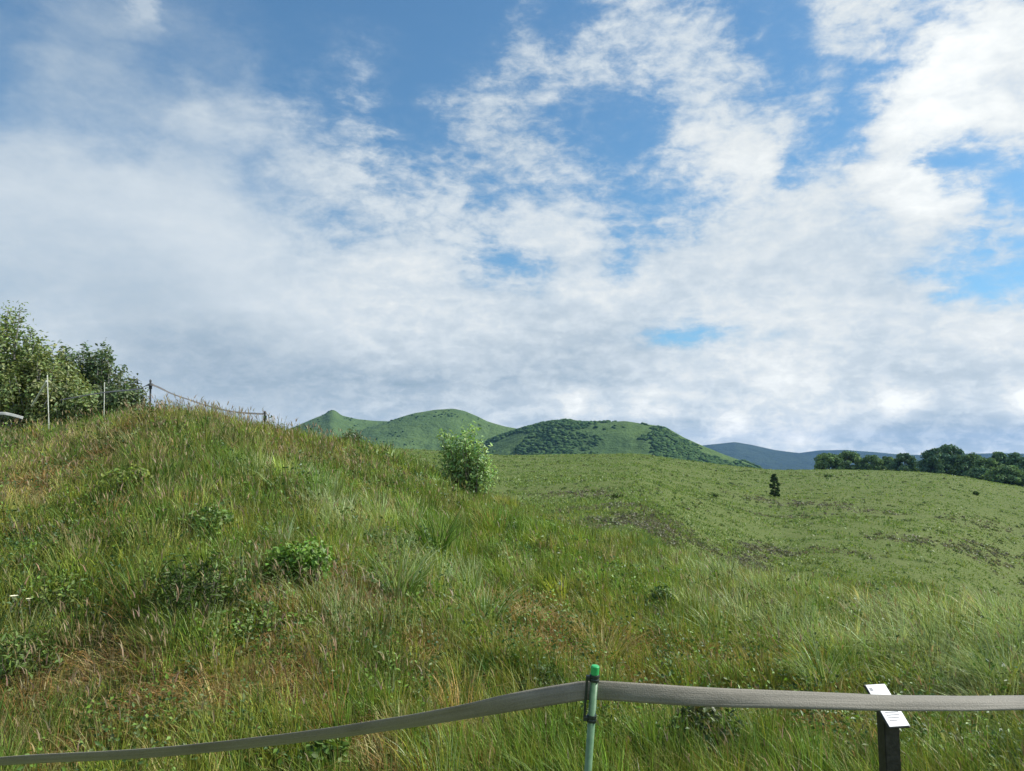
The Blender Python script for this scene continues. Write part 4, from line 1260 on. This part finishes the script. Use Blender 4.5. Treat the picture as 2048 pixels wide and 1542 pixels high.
# cover broken up by the wisps, most where it is neither clear nor closed
mid = mathn(nt, 'MULTIPLY', cov, mathn(nt, 'SUBTRACT', 1.05, cov))
mp3 = nd(nt, 'ShaderNodeMapping'); nt.links.new(D, mp3.inputs[0]); mp3.inputs['Scale'].default_value = (1, 1, 1.8)
fine = noise(nt, mp3.outputs[0], 36.0, 8, .62, .3)
low = mathn(nt, 'EXPONENT', mathn(nt, 'MULTIPLY', mathn(nt, 'MAXIMUM', eln, 0.0), -9.0))
tex = mathn(nt, 'ADD', mathn(nt, 'MULTIPLY', mathn(nt, 'SUBTRACT', wisp, .5), 1.3), mathn(nt, 'MULTIPLY', mathn(nt, 'SUBTRACT', puff, .5), 1.7))
tex = mathn(nt, 'MULTIPLY', mathn(nt, 'ADD', tex, mathn(nt, 'MULTIPLY', mathn(nt, 'SUBTRACT', fine, .5), 1.2)), rag)
fs_ = nd(nt, 'ShaderNodeMapRange', interpolation_type='SMOOTHSTEP'); nt.links.new(fine, fs_.inputs['Value'])
fs_.inputs['From Min'].default_value = .41; fs_.inputs['From Max'].default_value = .62
lump = mathn(nt, 'MULTIPLY', mathn(nt, 'SUBTRACT', fs_.outputs[0], .50), mathn(nt, 'MULTIPLY', mathn(nt, 'MULTIPLY', low, rag), .17))
bri = mathn(nt, 'ADD', bri, mathn(nt, 'MULTIPLY', low, mathn(nt, 'MULTIPLY_ADD', bri, .55, -.300)))
cv = mathn(nt, 'ADD', cov, mathn(nt, 'MULTIPLY', tex, mathn(nt, 'MULTIPLY_ADD', mid, 2.9, .07)))
mr = nd(nt, 'ShaderNodeMapRange', interpolation_type='SMOOTHERSTEP'); nt.links.new(cv, mr.inputs['Value'])
mr.inputs['From Min'].default_value = -.06; mr.inputs['From Max'].default_value = 1.10
alpha = mr.outputs[0]
sh_ = nd(nt, 'ShaderNodeMapRange', interpolation_type='SMOOTHSTEP'); nt.links.new(cv, sh_.inputs['Value'])
sh_.inputs['From Min'].default_value = .22; sh_.inputs['From Max'].default_value = .80
mxa = nd(nt, 'ShaderNodeMix'); mxa.data_type = 'FLOAT'
nt.links.new(mathn(nt, 'MULTIPLY', rag, .45), mxa.inputs[0]); nt.links.new(alpha, mxa.inputs[2]); nt.links.new(sh_.outputs[0], mxa.inputs[3])
alpha = mxa.outputs[0]
br2 = mathn(nt, 'ADD', mathn(nt, 'ADD', bri, lump), mathn(nt, 'MULTIPLY', tex, .20))
ccol = ramp(nt, br2, [(.30, (.25, .34, .42)), (.45, (.40, .49, .575)), (.58, (.53, .61, .675)), (.70, (.66, .73, .78)), (.80, (.79, .83, .84)), (.92, (.93, .96, .95)), (1.0, (1.02, 1.04, 1.03))])
skyc = mixc(nt, 1.0, sky.outputs[0], (STR * .96, STR * 1.40, STR * 1.47), 'MULTIPLY')
dk = mathn(nt, 'MULTIPLY_ADD', mathn(nt, 'EXPONENT', mathn(nt, 'MULTIPLY', mathn(nt, 'MAXIMUM', eln, 0.0), -4.0)), -.26, 1.03)
dc = nd(nt, 'ShaderNodeCombineColor')
for q_ in range(3): nt.links.new(dk, dc.inputs[q_])
skyc = mixc(nt, 1.0, skyc, dc.outputs[0], 'MULTIPLY')
gain = mathn(nt, 'MULTIPLY_ADD', mathn(nt, 'EXPONENT', mathn(nt, 'MULTIPLY', mathn(nt, 'MAXIMUM', eln, 0.0), -17.0)), .40, 1.0)   # brightens and warms low clouds to offset the blue haze in front
gc = nd(nt, 'ShaderNodeCombineColor')
for q_, k_ in enumerate((1.08, .82, .34)): nt.links.new(mathn(nt, 'MULTIPLY_ADD', gain, k_, 1 - k_), gc.inputs[q_])
ccol = mixc(nt, 1.0, ccol, gc.outputs[0], 'MULTIPLY')
fin = mixc(nt, alpha, skyc, ccol)
nt.links.new(fin, bg.inputs['Color'])
bg.inputs['Strength'].default_value = 0.82
try:
    world.cycles.sampling_method = 'MANUAL'; world.cycles.sample_map_resolution = 512
except Exception: pass

# ------------------------------------------------------------------ render settings
sc.view_settings.view_transform = 'Standard'
sc.view_settings.look = 'None'
sc.view_settings.exposure = 0.34
sc.view_settings.gamma = 1.0
sc.render.engine = 'CYCLES'
sc.cycles.use_denoising = True
sc.cycles.max_bounces = 6
sc.cycles.diffuse_bounces = 3
sc.cycles.glossy_bounces = 2
sc.cycles.transmission_bounces = 3
sc.cycles.volume_bounces = 1
sc.cycles.transparent_max_bounces = 8
